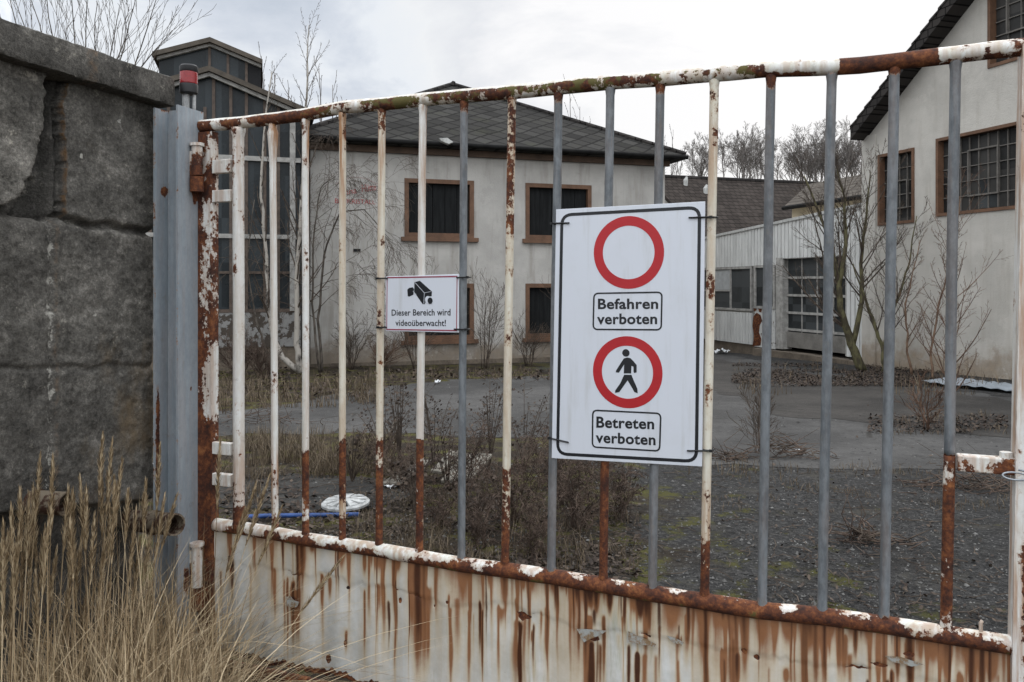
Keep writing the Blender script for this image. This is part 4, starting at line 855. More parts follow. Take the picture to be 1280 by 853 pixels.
# lower sheet panel: rust streaks, stains and lifted paint are vertex attributes with shapes of their own
STK = [  # pixel x, start row offset under rail, length(m), half width(m), strength, dark
    (318, 0, .30, .010, .8, .1), (341, 0, .42, .010, .8, .15), (378, 0, .22, .022, 1.1, .75), (344, .14, .30, .008, .9, .2), (366, .17, .33, .012, 1.2, .75), (372, .2, .3, .02, .8, .1), (428, 0, .16, .018, .8, .2), (436, .03, .18, .010, .8, .2),
    (433, .32, .12, .006, 1.1, .5), (456, .16, .35, .006, 1., .5), (462, .13, .2, .012, .7, .1), (475, 0, .14, .016, .7, .1), (498, 0, .10, .012, .9, .4), (522, 0, .60, .020, 1.2, .95), (530, .02, .55, .012, 1., .6), (545, .0, .30, .006, .9, .4), (536, .1, .2, .02, .7, .2),
    (578, .0, .26, .030, .65, .0), (572, .12, .3, .02, .6, .0), (612, .0, .12, .010, .6, .1), (631, 0, .20, .020, 1., .55), (626, .13, .10, .02, .8, .3), (650, .17, .42, .012, 1.3, 1.2), (644, .17, .4, .018, .8, .2), (684, .0, .50, .007, 1.1, .75), (691, 0, .1, .015, .8, .3), (703, .0, .07, .02, .8, .1),
    (737, .0, .13, .016, 1.1, 1.1), (745, .02, .12, .014, 1., .9), (763, .0, .14, .014, 1.1, 1.0), (739, .2, .5, .014, 1.3, 1.2), (732, .15, .4, .01, .8, .1), (800, .0, .14, .020, 1.2, 1.25), (808, .02, .12, .012, 1., .9), (796, .2, .5, .010, 1.2, 1.2), (805, .2, .4, .016, .8, .0),
    (790, 0, .1, .03, .6, 0), (840, 0, .22, .040, .7, .0), (858, .05, .22, .012, .8, .2), (882, .0, .60, .011, 1.3, .8), (878, .0, .30, .030, .8, .1), (915, .0, .10, .02, .6, .1), (920, .16, .12, .010, .9, .5), (930, .0, .30, .013, 1.1, .6), (952, 0, .2, .02, .7, .1),
    (968, .02, .18, .012, .8, .2), (985, 0, .14, .02, .8, .3), (1012, 0, .16, .018, .9, .6), (1030, 0, .2, .015, 1., .5), (1050, .0, .15, .016, .9, .5), (1056, .05, .2, .012, .9, .4), (1085, 0, .10, .02, .6, .1), (1105, .0, .14, .015, .9, .3), (1135, .04, .12, .010, 1., .7), (1165, 0, .15, .02, .8, .2), (1182, 0, .2, .016, 1.1, .5), (1215, 0, .15, .03, .8, .2), (1240, .02, .15, .02, .9, .4)]
random.seed(11)
for i in range(230): STK.append((random.uniform(275, 1285), random.choice((0, 0, random.uniform(.08, .2))), random.uniform(.06, .50), random.uniform(.003, .012), random.uniform(.35, 1.15), random.choice((0, 0, .3, .6, .85))))
for i in range(40): STK.append((random.uniform(275, 1285), 0, random.uniform(.25, .6), random.uniform(.02, .05), random.uniform(.18, .4), 0))
PX = [ga(p[0], p[1])[0] for p in BOT]; PZ = [ga(*p)[1] for p in BOT]; rline = list(zip(PX, PZ))
S2 = [(ga(p, interp(BOT, p))[0], a, l_, w_, s_, d_) for (p, a, l_, w_, s_, d_) in STK]
FLK = [(368, 752, .020, .016), (655, 770, .024, .013), (740, 798, .02, .008), (800, 800, .022, .006), (435, 735, .008, .006), (500, 750, .006, .010), (560, 752, .006, .006), (543, 758, .004, .004), (432, 805, .006, .012), (410, 825, .012, .016), (930, 815, .010, .008), (946, 822, .008, .007), (845, 800, .012, .004), (1136, 818, .012, .008), (1100, 830, .02, .006), (287, 705, .014, .03)]
FL2 = [(ga(p, q)[0], ga(p, q)[1], a, c) for p, q, a, c in FLK]
VCR = [(ga(357, 700)[0], ga(357, 853)[1], ga(357, 725)[1]), (ga(605, 800)[0], -1, ga(605, 768)[1]), (ga(494, 800)[0], -1, ga(494, 748)[1]), (ga(1060, 820)[0], -1, ga(1060, 812)[1])]
x0, x1 = sx1 - .01, rx0 + .01; nx, nzp = 760, 110; b = MB(); A_s, A_d, A_f, A_g = [], [], [], []
def crackz(x, zr): return zr - .135 - .035 * mnoise.noise(Vector((x * 4.2, 0, 5))) - .020 * mnoise.noise(Vector((x * 17, 0, 2))) - .008 * mnoise.noise(Vector((x * 60, 0, 6))) - .05 * sstep(1.0, 2.2, x) * 0
zbot = .105
CAND = [[q for q in S2 if abs(x0 + (x1 - x0) * i / nx - q[0]) < q[3] * 4.5 + .02] for i in range(nx + 1)]
for j in range(nzp + 1):
    for i in range(nx + 1):
        x = x0 + (x1 - x0) * i / nx; zr = interp(rline, x); zlo_ = zbot + .022 * mnoise.noise(Vector((x * 9, 0, 1))) + .014 * mnoise.noise(Vector((x * 45, 0, 3))); z = zlo_ + (zr - .012 - zlo_) * j / nzp
        dz = zr - z; s = 0.; d = 0.; mxs = 0.
        hal = 0.
        for (sx, a0, ln, wd, st, dk) in CAND[i]:
            if dz < a0 - .012: continue
            w2 = wd * (1 + .5 * mnoise.noise(Vector((sx * 31, z * 9, 0)))); f = math.exp(-((x - sx + .004 * mnoise.noise(Vector((sx * 7, z * 7, 4)))) / w2) ** 2 * 1.6) * (1 - sstep(.15, 1.0, (dz - a0) / ln) * .999); hal = max(hal, min(st, 1.) * math.exp(-((x - sx) / (wd * 2.2 + .010)) ** 2) * (1 - sstep(.4, 1.15, (dz - a0) / ln))); f *= sstep(a0 - .012, a0 + .012, dz + .010 * mnoise.noise(Vector((x * 70, sx, 1)))); mxs = max(mxs, st * f); s += .22 * st * f; d = max(d, dk * f)
        s += .90 * mxs + (.26 if x < 1.0 else .12) * hal; s += .42 * (1 - sstep(.03, .17, dz)) * clamp(.15 + 1.2 * mnoise.noise(Vector((x * 13, 2, 8)))) * sstep(.5, 1.1, x) + .26 * clamp(.10 + mnoise.noise(Vector((x * 4.5, z * 1.2, 40)))); s += .40 * (1 - sstep(.02, .10, dz)) * (.5 + mnoise.noise(Vector((x * 9, 0, 8)))) + .16 * sstep(.3, .6, mnoise.noise(Vector((x * 3, z * .8, 12))) + .35)
        s += .0 * sstep(1.7, 2.6, x) * (1 - sstep(.0, .25, dz))
        fl = 0.
        for (fx, fz, a, c) in FL2:
            q = ((x - fx + .55 * a * mnoise.noise(Vector((x * 60, z * 60, 1)))) / a) ** 2 + ((z - fz + .8 * c * mnoise.noise(Vector((x * 45, z * 45, 6)))) / c) ** 2
            if q < 6: fl = max(fl, 1.25 * math.exp(-q * .75))
        fl = max(fl, sstep(zlo_ + .05, zlo_ + .005, z) * (.75 if x < .8 else .3)); fl = max(fl, .62 * sstep(.030, .012, dz))
        cz_ = crackz(x, zr); ck = math.exp(-((z - cz_) / .0035) ** 2) * sstep(.05, .30, mnoise.noise(Vector((x * 6, 3, 1))))
        for (vx, v0, v1) in VCR:
            if v0 < z < v1: ck = max(ck, .8 * math.exp(-((x - vx - .006 * mnoise.noise(Vector((vx, z * 14, 3)))) / .0022) ** 2))
        d = max(d, .26 * ck); under = sstep(.0, .003, cz_ - z) * sstep(.002 + .022 * clamp(.2 + 1.3 * mnoise.noise(Vector((x * 13, 1, 7)))), 0, cz_ - z); fl = max(fl, .9 * under * sstep(.08, .22, mnoise.noise(Vector((x * 6, 3, 1))))); y = -.004 * math.cos(x * 2 * math.pi / .155) + .0025 * mnoise.noise(Vector((x * 8, z * 5, 2))) - .0030 * sstep(-.012, .012, z - cz_) + .0025 * clamp(fl)
        b.v.append((x, y, z)); A_s.append(s); A_d.append(d); A_f.append(fl); A_g.append(clamp(.28 + .35 * mnoise.noise(Vector((x * 5, z * 2, 31))) + .35 * math.exp(-((x - 1.75) / .35) ** 2)))
n = nx + 1
for j in range(nzp):
    for i in range(nx): a = j * n + i; b.f.append((a, a + 1, a + n + 1, a + n))
po = b.build('panel', M['panel'], gate, True, False, {'streak': A_s, 'dark': A_d, 'flake': A_f, 'dirt': A_g}); sm = po.modifiers.new('solid', 'SOLIDIFY'); sm.thickness = .005; sm.offset = -1
# curled flakes of paint standing off the panel
def m_flake():
    t = NT('curled_paint_flake'); a = t.noise(50, 6, .7); return t.fin(t.mix(t.step(a, .40, .60), (.26, .265, .25), (.17, .11, .06)), .8, t.bump(a, .6, .003), 0, .2)
M['flake'] = m_flake()
for (px, py, P_) in ((366, 752, ((-.030, .014), (-.012, .020), (.008, .006), (.034, .004), (.026, -.014), (.004, -.022), (-.020, -.016))), (740, 793, ((-.052, .010), (-.020, .014), (.030, .018), (.052, .020), (.028, .002), (.002, -.010), (-.024, -.026), (-.036, -.012))), (803, 800, ((-.046, .020), (-.020, .012), (.012, .006), (.046, -.004), (.042, -.012), (.0, -.012), (-.044, -.010))), (845, 800, ((-.03, .010), (.0, .006), (.026, -.002), (.020, -.012), (-.010, -.006))), (1130, 826, ((-.05, .006), (-.01, .010), (.05, .0), (.02, -.010), (-.03, -.006)))):
    x, z = ga(px, py, -.008); b = MB(); b.v = [(x + u, -.0075 - .012 * clamp((.016 - t) / .04) - .05 * abs(u) * .05, z + t) for u, t in P_]; b.f = [tuple(range(len(P_)))]
    o = b.build('paint_flake', M['flake'], gate, False, False); sm = o.modifiers.new('solid', 'SOLIDIFY'); sm.thickness = .0012
b = MB(); b.tube([(sx0, .0, .055), (.7, .0, .055), (1.6, 0, .055), (x1, 0, .055)], .030, 14); b.build('lower_rail', M['rust'], gate, True)

# ------------------------------------------------------------------ signs
def sign(name, label, corners, yf, th):
    o = empty(name, GA.world(ga(*corners[3], yf)[0], yf, ga(*corners[3], yf)[1]), GA.th, label, 'sign')
    ox, oz = ga(*corners[3], yf)
    def P(px, py, lift=0.): q = ga(px, py, yf); return Vector((q[0] - ox, -lift, q[1] - oz))
    b = MB(); b.prism([P(*c) for c in corners], (0, th, 0)); pl = b.build('plate', M['sign_white'], o); bv = pl.modifiers.new('bevel', 'BEVEL'); bv.width = .0012; bv.segments = 2
    return o, P
def outline(b, pts, hw, th, closed=True):       # thick polyline on the sign face (local x,z), mitred
    n = len(pts); V = []
    for i, p in enumerate(pts):
        a = pts[i - 1]; c = pts[(i + 1) % n]; t = (c - a); t.y = 0; t.normalize(); nn = Vector((-t.z, 0, t.x)); V.append((p + nn * hw, p - nn * hw))
    for i in range(n):
        j = (i + 1) % n; A, B = V[i]; C_, D_ = V[j]; d = Vector((0, -th, 0)); b.hexa([A, B, D_, C_, A + d, B + d, D_ + d, C_ + d])
def rrect(c, r, k=6):                            # rounded corner loop through four corner points
    out = []
    for i in range(4):
        p = c[i]; a = (c[i - 1] - p).normalized(); d = (c[(i + 1) % 4] - p).normalized()
        for j in range(k + 1):
            t = j / k; s = p + a * r * (1 - t) ** 2 + d * r * t ** 2; out.append(s)
    return out
def polyflat(b, pts, th): b.prism(pts, (0, -th, 0))
def tmap(P, A, B, C_, D_, lift):
    Q = [P(*q, lift) for q in (A, B, C_, D_)]
    return lambda u, t: Q[0].lerp(Q[1], u).lerp(Q[3].lerp(Q[2], u), t)
def tie(o, P, pxa, pxb, pya, pyb, xbar, yf):
    b = MB(); A, B = P(pxa, pya, .003), P(pxb, pyb, .003); b.tube([A, B], .0028, 6)
    c = P(xbar, (pya + pyb) / 2 if False else pyb if abs(pxb - xbar) < abs(pxa - xbar) else pya, 0); r = .017
    loop = [(c.x + r * math.cos(a), -yf + (r + .0) * math.sin(a), c.z) for a in [i / 16 * 2 * math.pi for i in range(17)]]
    b.tube(loop, .0026, 6, False); h = A if abs(pxa - xbar) < abs(pxb - xbar) else B; b.box(h.x - .005, h.x + .004, h.y - .005, h.y + .003, h.z - .004, h.z + .004); b.build('cable_tie', M['tie'], o)
YS = -.021
big, P = sign('prohibition_sign', 'large white sign with two red rings forbidding vehicles and pedestrians, tied to gate', [(695, 262), (881.5, 252), (877.5, 583.5), (689.5, 573)], YS, .004)
b = MB(); outline(b, rrect([P(702.5, 269), P(874.5, 259.5), P(870.5, 577), P(697, 567.5)], .035), .0052, .0006); b.build('border', M['sign_black'], big)
for (cx_, cy_, ro) in ((785.5, 315.8, 45.5), (784, 465.5, 45)):
    c = P(cx_, cy_); rz1 = abs(P(cx_, cy_ - ro).z - P(cx_, cy_ + ro).z) / 2; b = MB(); b.ring(c, (.985, 0, 0), (0, 0, 1), rz1 * .735, rz1, (0, -1, 0), .0006); b.build('red_ring', M['sign_red'], big)
for (A, B, C_, D_) in (((742.5, 367), (827.5, 365.5), (826.5, 412.5), (741.5, 412)), ((741, 513), (826, 517), (824.5, 564), (740.5, 559))):
    b = MB(); outline(b, rrect([P(*A), P(*B), P(*C_), P(*D_)], .016), .0026, .0006); b.build('text_frame', M['sign_black'], big)
BOLD = .027
letters('lettering', 'Befahren', M['sign_black'], big, tmap(P, (747.5, 386.8), (822.8, 386.6), (822.8, 373), (747.5, 373.4), .0006), BOLD)
letters('lettering', 'verboten', M['sign_black'], big, tmap(P, (746.3, 405.8), (821.5, 405.6), (821.5, 391.8), (746.3, 392.2), .0006), BOLD)
letters('lettering', 'Betreten', M['sign_black'], big, tmap(P, (745.5, 535), (817.8, 537), (817.8, 523), (745.5, 520.8), .0006), BOLD)
letters('lettering', 'verboten', M['sign_black'], big, tmap(P, (744.6, 553.8), (819.5, 557), (819.5, 543), (744.6, 540), .0006), BOLD)
def zp2(x, y): return P(660 + x / 2.304, 230 + y / 2.304)
b = MB(); c = zp2(282, 487); polyflat(b, [c + Vector((.0122 * math.cos(a), 0, .0122 * math.sin(a))) for a in [i / 20 * 2 * math.pi for i in range(20)]], .0006)
polyflat(b, [zp2(*q) for q in ((276, 503), (285, 500), (295, 502), (304, 511), (298, 524), (297, 546), (276, 546), (277, 520), (262, 544), (253, 543), (254, 537), (268, 515))], .0006)
polyflat(b, [zp2(*q) for q in ((304, 511), (313, 522), (313, 543), (306, 545), (304, 541), (304, 527), (298, 524))], .0006)
polyflat(b, [zp2(*q) for q in ((277, 550), (298, 550), (304, 565), (315, 590), (316, 603), (307, 600), (287, 566), (263, 600), (251, 602), (251, 596), (266, 574))], .0006)
b.build('walker_pictogram', M['sign_black'], big)
for (a, c, y1_, y2_, xb) in ((712, 690, 279, 279.5, 695.5), (861, 889, 272.5, 271.5, 889), (711, 687, 553, 547.5, 691), (859, 889, 563.5, 563.5, 884)): tie(big, P, a, c, y1_, y2_, xb, YS)
sml, P = sign('surveillance_sign', 'small white sign with camera pictogram and dark red border, tied to gate', [(482, 346), (573.5, 342.8), (573.5, 416), (482, 414)], YS, .004)
Z7 = lambda x, y: P(460 + x / 8.53, 330 + y / 8.53)
b = MB(); outline(b, [Z7(205, 148), Z7(950, 135), Z7(944, 712), Z7(200, 700)], .0026, .0006); b.build('border', M['sign_wine'], sml)
letters('lettering', 'Dieser Bereich wird', M['sign_black'], sml, tmap(P, (489.6, 394.9), (563.2, 394.7), (563.2, 386.2), (489.6, 387.2), .0006), .014)
letters('lettering', 'videoüberwacht!', M['sign_black'], sml, tmap(P, (494.3, 407.6), (557.4, 408.0), (557.4, 399.8), (494.3, 399.8), .0006), .014)
b = MB(); polyflat(b, [Z7(*q) for q in ((497, 195), (553, 180), (682, 296), (678, 345), (640, 350), (606, 430), (583, 430), (492, 300))], .0006)
polyflat(b, [Z7(*q) for q in ((420, 275), (440, 257), (478, 250), (490, 268), (484, 330), (440, 350), (425, 345))], .0007); pc_ = b.build('camera_pictogram', M['sign_black'], sml)
b = MB()
for A, B in (((503, 200), (602, 310)), ((602, 310), (672, 296)), ((602, 310), (597, 425)), ((480, 292), (515, 330))):
    p, q = Z7(*A), Z7(*B); p.y = q.y = -.0009; b.tube([p, q], .0009, 4)
c = Z7(640, 382); c.y = -.0008; polyflat(b, [c + Vector((.0115 * math.cos(a), 0, .013 * math.sin(a))) for a in [i / 20 * 2 * math.pi for i in range(20)]], .0005); b.build('pictogram_highlight', M['sign_white'], pc_)
b = MB(); c = Z7(664, 393); c.y = -.0014; polyflat(b, [c + Vector((.0098 * math.cos(a), 0, .0115 * math.sin(a))) for a in [i / 20 * 2 * math.pi for i in range(20)]], .0005); b.build('pictogram_lens', M['sign_black'], pc_)
for (a, c, y1_, y2_, xb) in ((485, 472, 348, 348.2, 476), (571, 585, 347.2, 346.8, 579), (484, 473, 409.5, 409.3, 475.5), (568, 583, 411.6, 412, 578)): tie(sml, P, a, c, y1_, y2_, xb, YS)

# ------------------------------------------------------------------ bare woody plants
def grow(bt, bw, p, d, L, r, lev, P, rnd):
    """P: levels, kids, ratio, angle, up, wob, segs, rmin, trunk_levels"""
    n = P['segs'][min(lev, len(P['segs']) - 1)]; pts = [Vector(p)]; rad = [r]; d = Vector(d).normalized(); q = Vector(p)
    end = .35 if lev < P['levels'] else .15
    for i in range(n):
        d = (d + Vector((rnd.gauss(0, 1), rnd.gauss(0, 1), rnd.gauss(0, 1))) * P['wob'] + Vector((0, 0, P['up'][min(lev, len(P['up']) - 1)]))).normalized()
        q = q + d * (L / n); pts.append(q); rad.append(max(P['rmin'], r * (1 - (1 - end) * (i + 1) / n)))
    (bt if lev < P.get('tl', 1) else bw).tube(pts, rad, 6 if lev == 0 else (4 if lev == 1 else 3), False)
    branch_off(bt, bw, pts, rad, L, lev, P, rnd)
def branch_off(bt, bw, pts, rad, L, lev, P, rnd):
    if lev >= P['levels']: return
    k = P['kids'][min(lev, len(P['kids']) - 1)]; n = len(pts) - 1
    for j in range(k):
        t = P.get('t0', .25) + (1 - P.get('t0', .25)) * (j + rnd.random()) / k; t = min(t, .99)
        i = min(int(t * n), n - 1); f = t * n - i; p = pts[i].lerp(pts[i + 1], f); ax = (pts[i + 1] - pts[i]).normalized()
        s = ax.orthogonal().normalized(); s.rotate(Matrix.Rotation(rnd.uniform(0, 2 * math.pi), 3, ax)); an = P['angle'] * rnd.uniform(.6, 1.3)
        nd = ax * math.cos(an) + s * math.sin(an)
        grow(bt, bw, p, nd, L * P['ratio'] * rnd.uniform(.6, 1.2) * (1.15 - .6 * t), max(P['rmin'], (rad[i] + (rad[i + 1] - rad[i]) * f) * .40), lev + 1, P, rnd)
def woody(name, loc, stems, P, seed, mt, mw, label, cat, group=None, parts=('trunk', 'crown')):
    """stems: list of (local polyline, r0, r1)"""
    rnd = random.Random(seed); o = empty(name, loc, 0, label, cat, group); bt, bw = MB(), MB()
    for (pl, r0, r1) in stems:
        pl = [Vector(p) for p in pl]; Q = []
        for a, c in zip(pl, pl[1:]):
            for i in range(4): Q.append(a.lerp(c, i / 4) + Vector((rnd.gauss(0, .012), rnd.gauss(0, .012), 0)) * (0 if (i == 0 and a is pl[0]) else 1))
        Q.append(pl[-1]); n = len(Q) - 1; rad = [r0 + (r1 - r0) * i / n for i in range(n + 1)]
        bt.tube(Q, rad, 8, True); Lt = sum((c - a).length for a, c in zip(Q, Q[1:])); branch_off(bt, bw, Q, rad, Lt, 0, P, rnd)
    a = bt.build(parts[0], mt, o, True, False); c = bw.build(parts[1], mw, o, True, False) if bw.v else None
    return o
def copy_tree(o, loc, rz, sc, label=None, group=None):
    r = o.copy(); col.objects.link(r); r.location = loc; r.rotation_euler = (0, 0, rz); r.scale = (sc, sc, sc)
    if label: r['label'] = label
    if group: r['group'] = group
    for ch in list(o.children): c = ch.copy(); col.objects.link(c); c.parent = r
    return r
def pxline(base, pts, d):                        # pixel polyline at depth d (or depth list) into local coords of base
    return [at(p[0], p[1], d[i] if isinstance(d, (list, tuple)) else d) - base for i, p in enumerate(pts)]
# birches by the glazed building
dBi = 18.2
PB = dict(levels=3, kids=[34, 8, 5], ratio=.17, angle=.55, up=[.0, .06, .0, -.10], wob=.07, segs=[8, 6, 4, 3], rmin=.0030, t0=.22, tl=1)
bb = gnd(376, 466); bb = Vector(((376 - 640) / F * dBi, dBi, gz(0, dBi) - .05))
woody('birch_tree', bb, [(pxline(bb, [(376, 466), (370, 430), (372, 350), (377, 250), (383, 150), (384, 90), (386, 32)], dBi), .075, .008)], PB, 3, M['birch'], M['twig'], 'slender birch with white trunk at the corner of the white house', 'tree', 'birches by the glazed building')
bb2 = Vector(((372 - 640) / F * dBi, dBi + .1, gz(0, dBi) - .05))
woody('birch_tree', bb2, [(pxline(bb2, [(374, 464), (352, 447), (340, 415), (335, 380), (331, 300), (326, 230), (331, 150), (340, 90)], dBi + .1), .075, .012)], dict(PB, kids=[24, 7, 4], t0=.3), 5, M['birch'], M['twig'], 'birch with trunk bent sideways at its foot before glazed building', 'tree', 'birches by the glazed building')
bb3 = Vector(((318 - 640) / F * dBi, dBi - .3, gz(0, dBi) - .05))
woody('sapling', bb3, [(pxline(bb3, [(345, 470), (330, 430), (318, 390), (308, 330), (318, 250)], dBi - .3), .03, .008)], dict(PB, kids=[9, 4, 2]), 6, M['bark'], M['twig'], 'thin brown sapling leaning left in front of glazed building', 'sapling')
# drooping shrub in front of the house
PD = dict(levels=3, kids=[14, 9, 6], ratio=.5, angle=.8, up=[.0, -.05, -.20, -.22], wob=.10, segs=[8, 7, 6, 4], rmin=.0028, t0=.2, tl=1)
bs = Vector(((405 - 640) / F * 18.4, 18.4, gz(0, 18.4) - .05))
woody('drooping_shrub', bs, [(pxline(bs, [(402, 468), (398, 400), (405, 320), (425, 265), (455, 262), (488, 300)], 18.4), .035, .006), (pxline(bs, [(400, 468), (390, 380), (392, 300), (400, 235), (420, 220)], 18.3), .03, .006)], PD, 9, M['bark'], M['twig'], 'drooping leafless shrub arching in front of red stencil on house', 'shrub', None, ('stems', 'twigs'))
# low shrubs along the house
PS = dict(levels=2, kids=[9, 6], ratio=.5, angle=.6, up=[.0, .04, .02], wob=.10, segs=[6, 5, 4], rmin=.0028, t0=.15, tl=1)
def shrub(px, d, spread, h, nst, seed, label, mt=None, P=PS, name='shrub', group=None, r=.014, cat='shrub'):
    rnd = random.Random(seed); x = (px - 640) / F * d; base = Vector((x, d, gz(x, d) - .02)); st = []
    for i in range(nst):
        a = rnd.uniform(0, 2 * math.pi); s = spread * rnd.uniform(.2, 1); hh = h * rnd.uniform(.55, 1); rr = rnd.uniform(0, .12 * spread + .02)
        st.append(([(rr * math.cos(a), rr * math.sin(a), 0), (s * .4 * math.cos(a), s * .4 * math.sin(a), hh * .5), (s * math.cos(a + .3), s * math.sin(a + .3), hh)], r * rnd.uniform(.6, 1.1), r * .3))
    return woody(name, base, st, P, seed, mt or M['twig'], mt or M['twig'], label, cat, group, ('stems', 'twigs'))
GS = 'bare shrubs along the house wall'
for px, d, sp, h, ns, lb in ((438, 19.2, .55, 1.3, 9, 'bare shrub left of lower left window of the white house'), (520, 18.8, 1.2, 2.3, 8, 'wide sparse bare shrub below lower left window of house'), (472, 18.9, .9, .8, 14, 'low dense reddish shrub under the house stencil'), (606, 19.4, .9, 2.4, 7, 'thin upright bare shrub between the two lower house windows'), (660, 20.2, .6, 1.3, 8, 'small bare shrub beneath lower right house window')):
    shrub(px, d, sp, h, ns, int(px), lb, M['twig_red'] if px == 472 else None, group=GS)
shrub(720, 20.6, .5, 3.2, 5, 81, 'tall thin bare shrub beside upper right house window', group=GS)
for i, (px, d, h) in enumerate(((300, 17.2, 1.0), (330, 16.8, .8), (222, 17.6, 1.1))):
    shrub(px, d, .8, h, 16, 200 + i, ['dark low bramble shrub at foot of glazed building', 'dark bramble heap right of glazed building foot', 'dark shrub behind the blue grey gate post'][i], M['twig_dark'], group='dark brambles by the glazed building')
# trees along the hall wall
dT = 18.6; tb = Vector(((1078 - 640) / F * dT, dT, gz(8, dT) - .05))
PT = dict(levels=3, kids=[20, 9, 5], ratio=.40, angle=.6, up=[.0, .05, .03, .0], wob=.08, segs=[8, 7, 5, 3], rmin=.0030, t0=.25, tl=1)
woody('tree', tb, [(pxline(tb, [(1078, 464), (1064, 430), (1050, 385), (1046, 340), (1030, 280), (1005, 220)], dT), .115, .014), (pxline(tb, [(1066, 430), (1078, 375), (1076, 330), (1084, 265), (1088, 215)], dT), .07, .012), (pxline(tb, [(1048, 360), (1058, 300), (1056, 250), (1046, 210)], dT), .06, .012)], PT, 21, M['bark_moss'], M['twig'], 'mossy forked tree leaning left in front of the garage door', 'tree')
tb2 = Vector(((1104 - 640) / F * 17.9, 17.9, gz(8, 17.9) - .05))
woody('tree', tb2, [(pxline(tb2, [(1104, 466), (1104, 438), (1093, 405), (1080, 372), (1066, 330)], 17.9), .06, .012), (pxline(tb2, [(1104, 440), (1113, 408), (1120, 380), (1136, 330), (1146, 270)], 17.9), .05, .010), (pxline(tb2, [(1108, 425), (1116, 380), (1108, 330), (1112, 280)], 18), .035, .008)], dict(PT, kids=[11, 7, 4]), 22, M['bark_moss'], M['twig'], 'small v shaped tree against the corner of the rendered hall', 'tree')
sh_ = 'bare saplings along the hall wall'
for i, (px, d, pl) in enumerate(((1136, 17.2, [(1140, 472), (1133, 430), (1132, 380), (1150, 300)]), (1165, 16.4, [(1168, 480), (1163, 440), (1180, 360), (1190, 290)]))):
    base = Vector(((pl[0][0] - 640) / F * d, d, gz(8, d) - .05)); woody('sapling', base, [(pxline(base, pl, d), .03, .008)], dict(PT, kids=[16, 6, 3], levels=3, ratio=.3), 30 + i, M['bark_red'], M['twig_red'], ['thin reddish sapling under the small hall window', 'curved thin sapling under the left edge of large hall window'][i], 'sapling', sh_)
dS = 10.0; sb = Vector(((1188 - 640) / F * dS, dS, gz(5, dS) - .03))
PSap = dict(levels=3, kids=[30, 7, 3], ratio=.33, angle=.7, up=[.0, .07, .03, .0], wob=.06, segs=[8, 7, 4, 3], rmin=.0017, t0=.10, tl=1)
woody('sapling', sb, [(pxline(sb, [(1188, 543), (1190, 480), (1189, 400), (1192, 320), (1200, 245)], dS), .028, .004)], PSap, 41, M['bark_red'], M['twig_red'], 'straight reddish sapling with fanned branches growing from leaves on the asphalt', 'sapling')
shrub(1160, 9.7, .5, .8, 4, 42, 'small bare shrub left of the straight reddish sapling', M['twig_red'], group='dead scrub on the asphalt')
# tree behind the stone wall, top left
tl = Vector(((105 - 640) / F * 12.0, 12.0, -.3))
PW = dict(levels=2, kids=[13, 5], ratio=.24, angle=.42, up=[.0, .05, .04, .0], wob=.06, segs=[8, 6, 4], rmin=.0026, t0=.35, tl=1)
st = []
rnd = random.Random(50)
for i in range(12): x = 20 + 16 * i + rnd.uniform(-8, 8); st.append((pxline(tl, [(105, 500), (110 + (x - 110) * .35, 260), (110 + (x - 110) * .75, 90), (x + (x - 100) * .25, rnd.uniform(-60, 40) + max(0, x - 140) * .55)], 12.0 + rnd.uniform(-.6, .6)), .024, .004))
woody('bare_tree', tl, st, PW, 51, M['bark'], M['twig'], 'many stemmed bare tree fanning out behind the stone wall coping', 'tree')
# trees on the hill
PH = dict(levels=3, kids=[9, 7, 6], ratio=.46, angle=.58, up=[.0, .06, .03, .01], wob=.07, segs=[7, 6, 4, 3], rmin=.012, t0=.28, tl=1)
def hill_proto(seed, h, label, kids, rmin=.02, dense=False):
    rnd = random.Random(seed); P = dict(PH, kids=kids, rmin=rmin)
    st = [([(0, 0, 0), (rnd.uniform(-.3, .3), 0, h * .3), (rnd.uniform(-.5, .5), rnd.uniform(-.4, .4), h * .65), (rnd.uniform(-.6, .6), 0, h)], .12, .02)]
    if dense: st += [([(0, 0, 0), (rnd.uniform(-2, 2), rnd.uniform(-1, 1), h * .45), (rnd.uniform(-3, 3), rnd.uniform(-1.5, 1.5), h * .85)], .08, .02) for _ in range(5)]
    return st, P
HG = 'bare trees on the hill behind the roofs'
spots = [(846, 190, 70), (866, 183, 72), (886, 178, 75), (905, 172, 73), (921, 174, 78), (938, 166, 74), (954, 170, 76), (972, 186, 80), (1002, 163, 76), (1020, 158, 74), (1040, 166, 78), (1058, 158, 72), (1076, 160, 74), (1092, 160, 76), (826, 196, 76), (990, 182, 73), (1012, 186, 72), (1030, 185, 76), (1050, 180, 75), (1068, 182, 73), (876, 172, 82), (930, 163, 84), (946, 176, 70), (1000, 176, 82), (1026, 164, 84), (1064, 163, 86)]
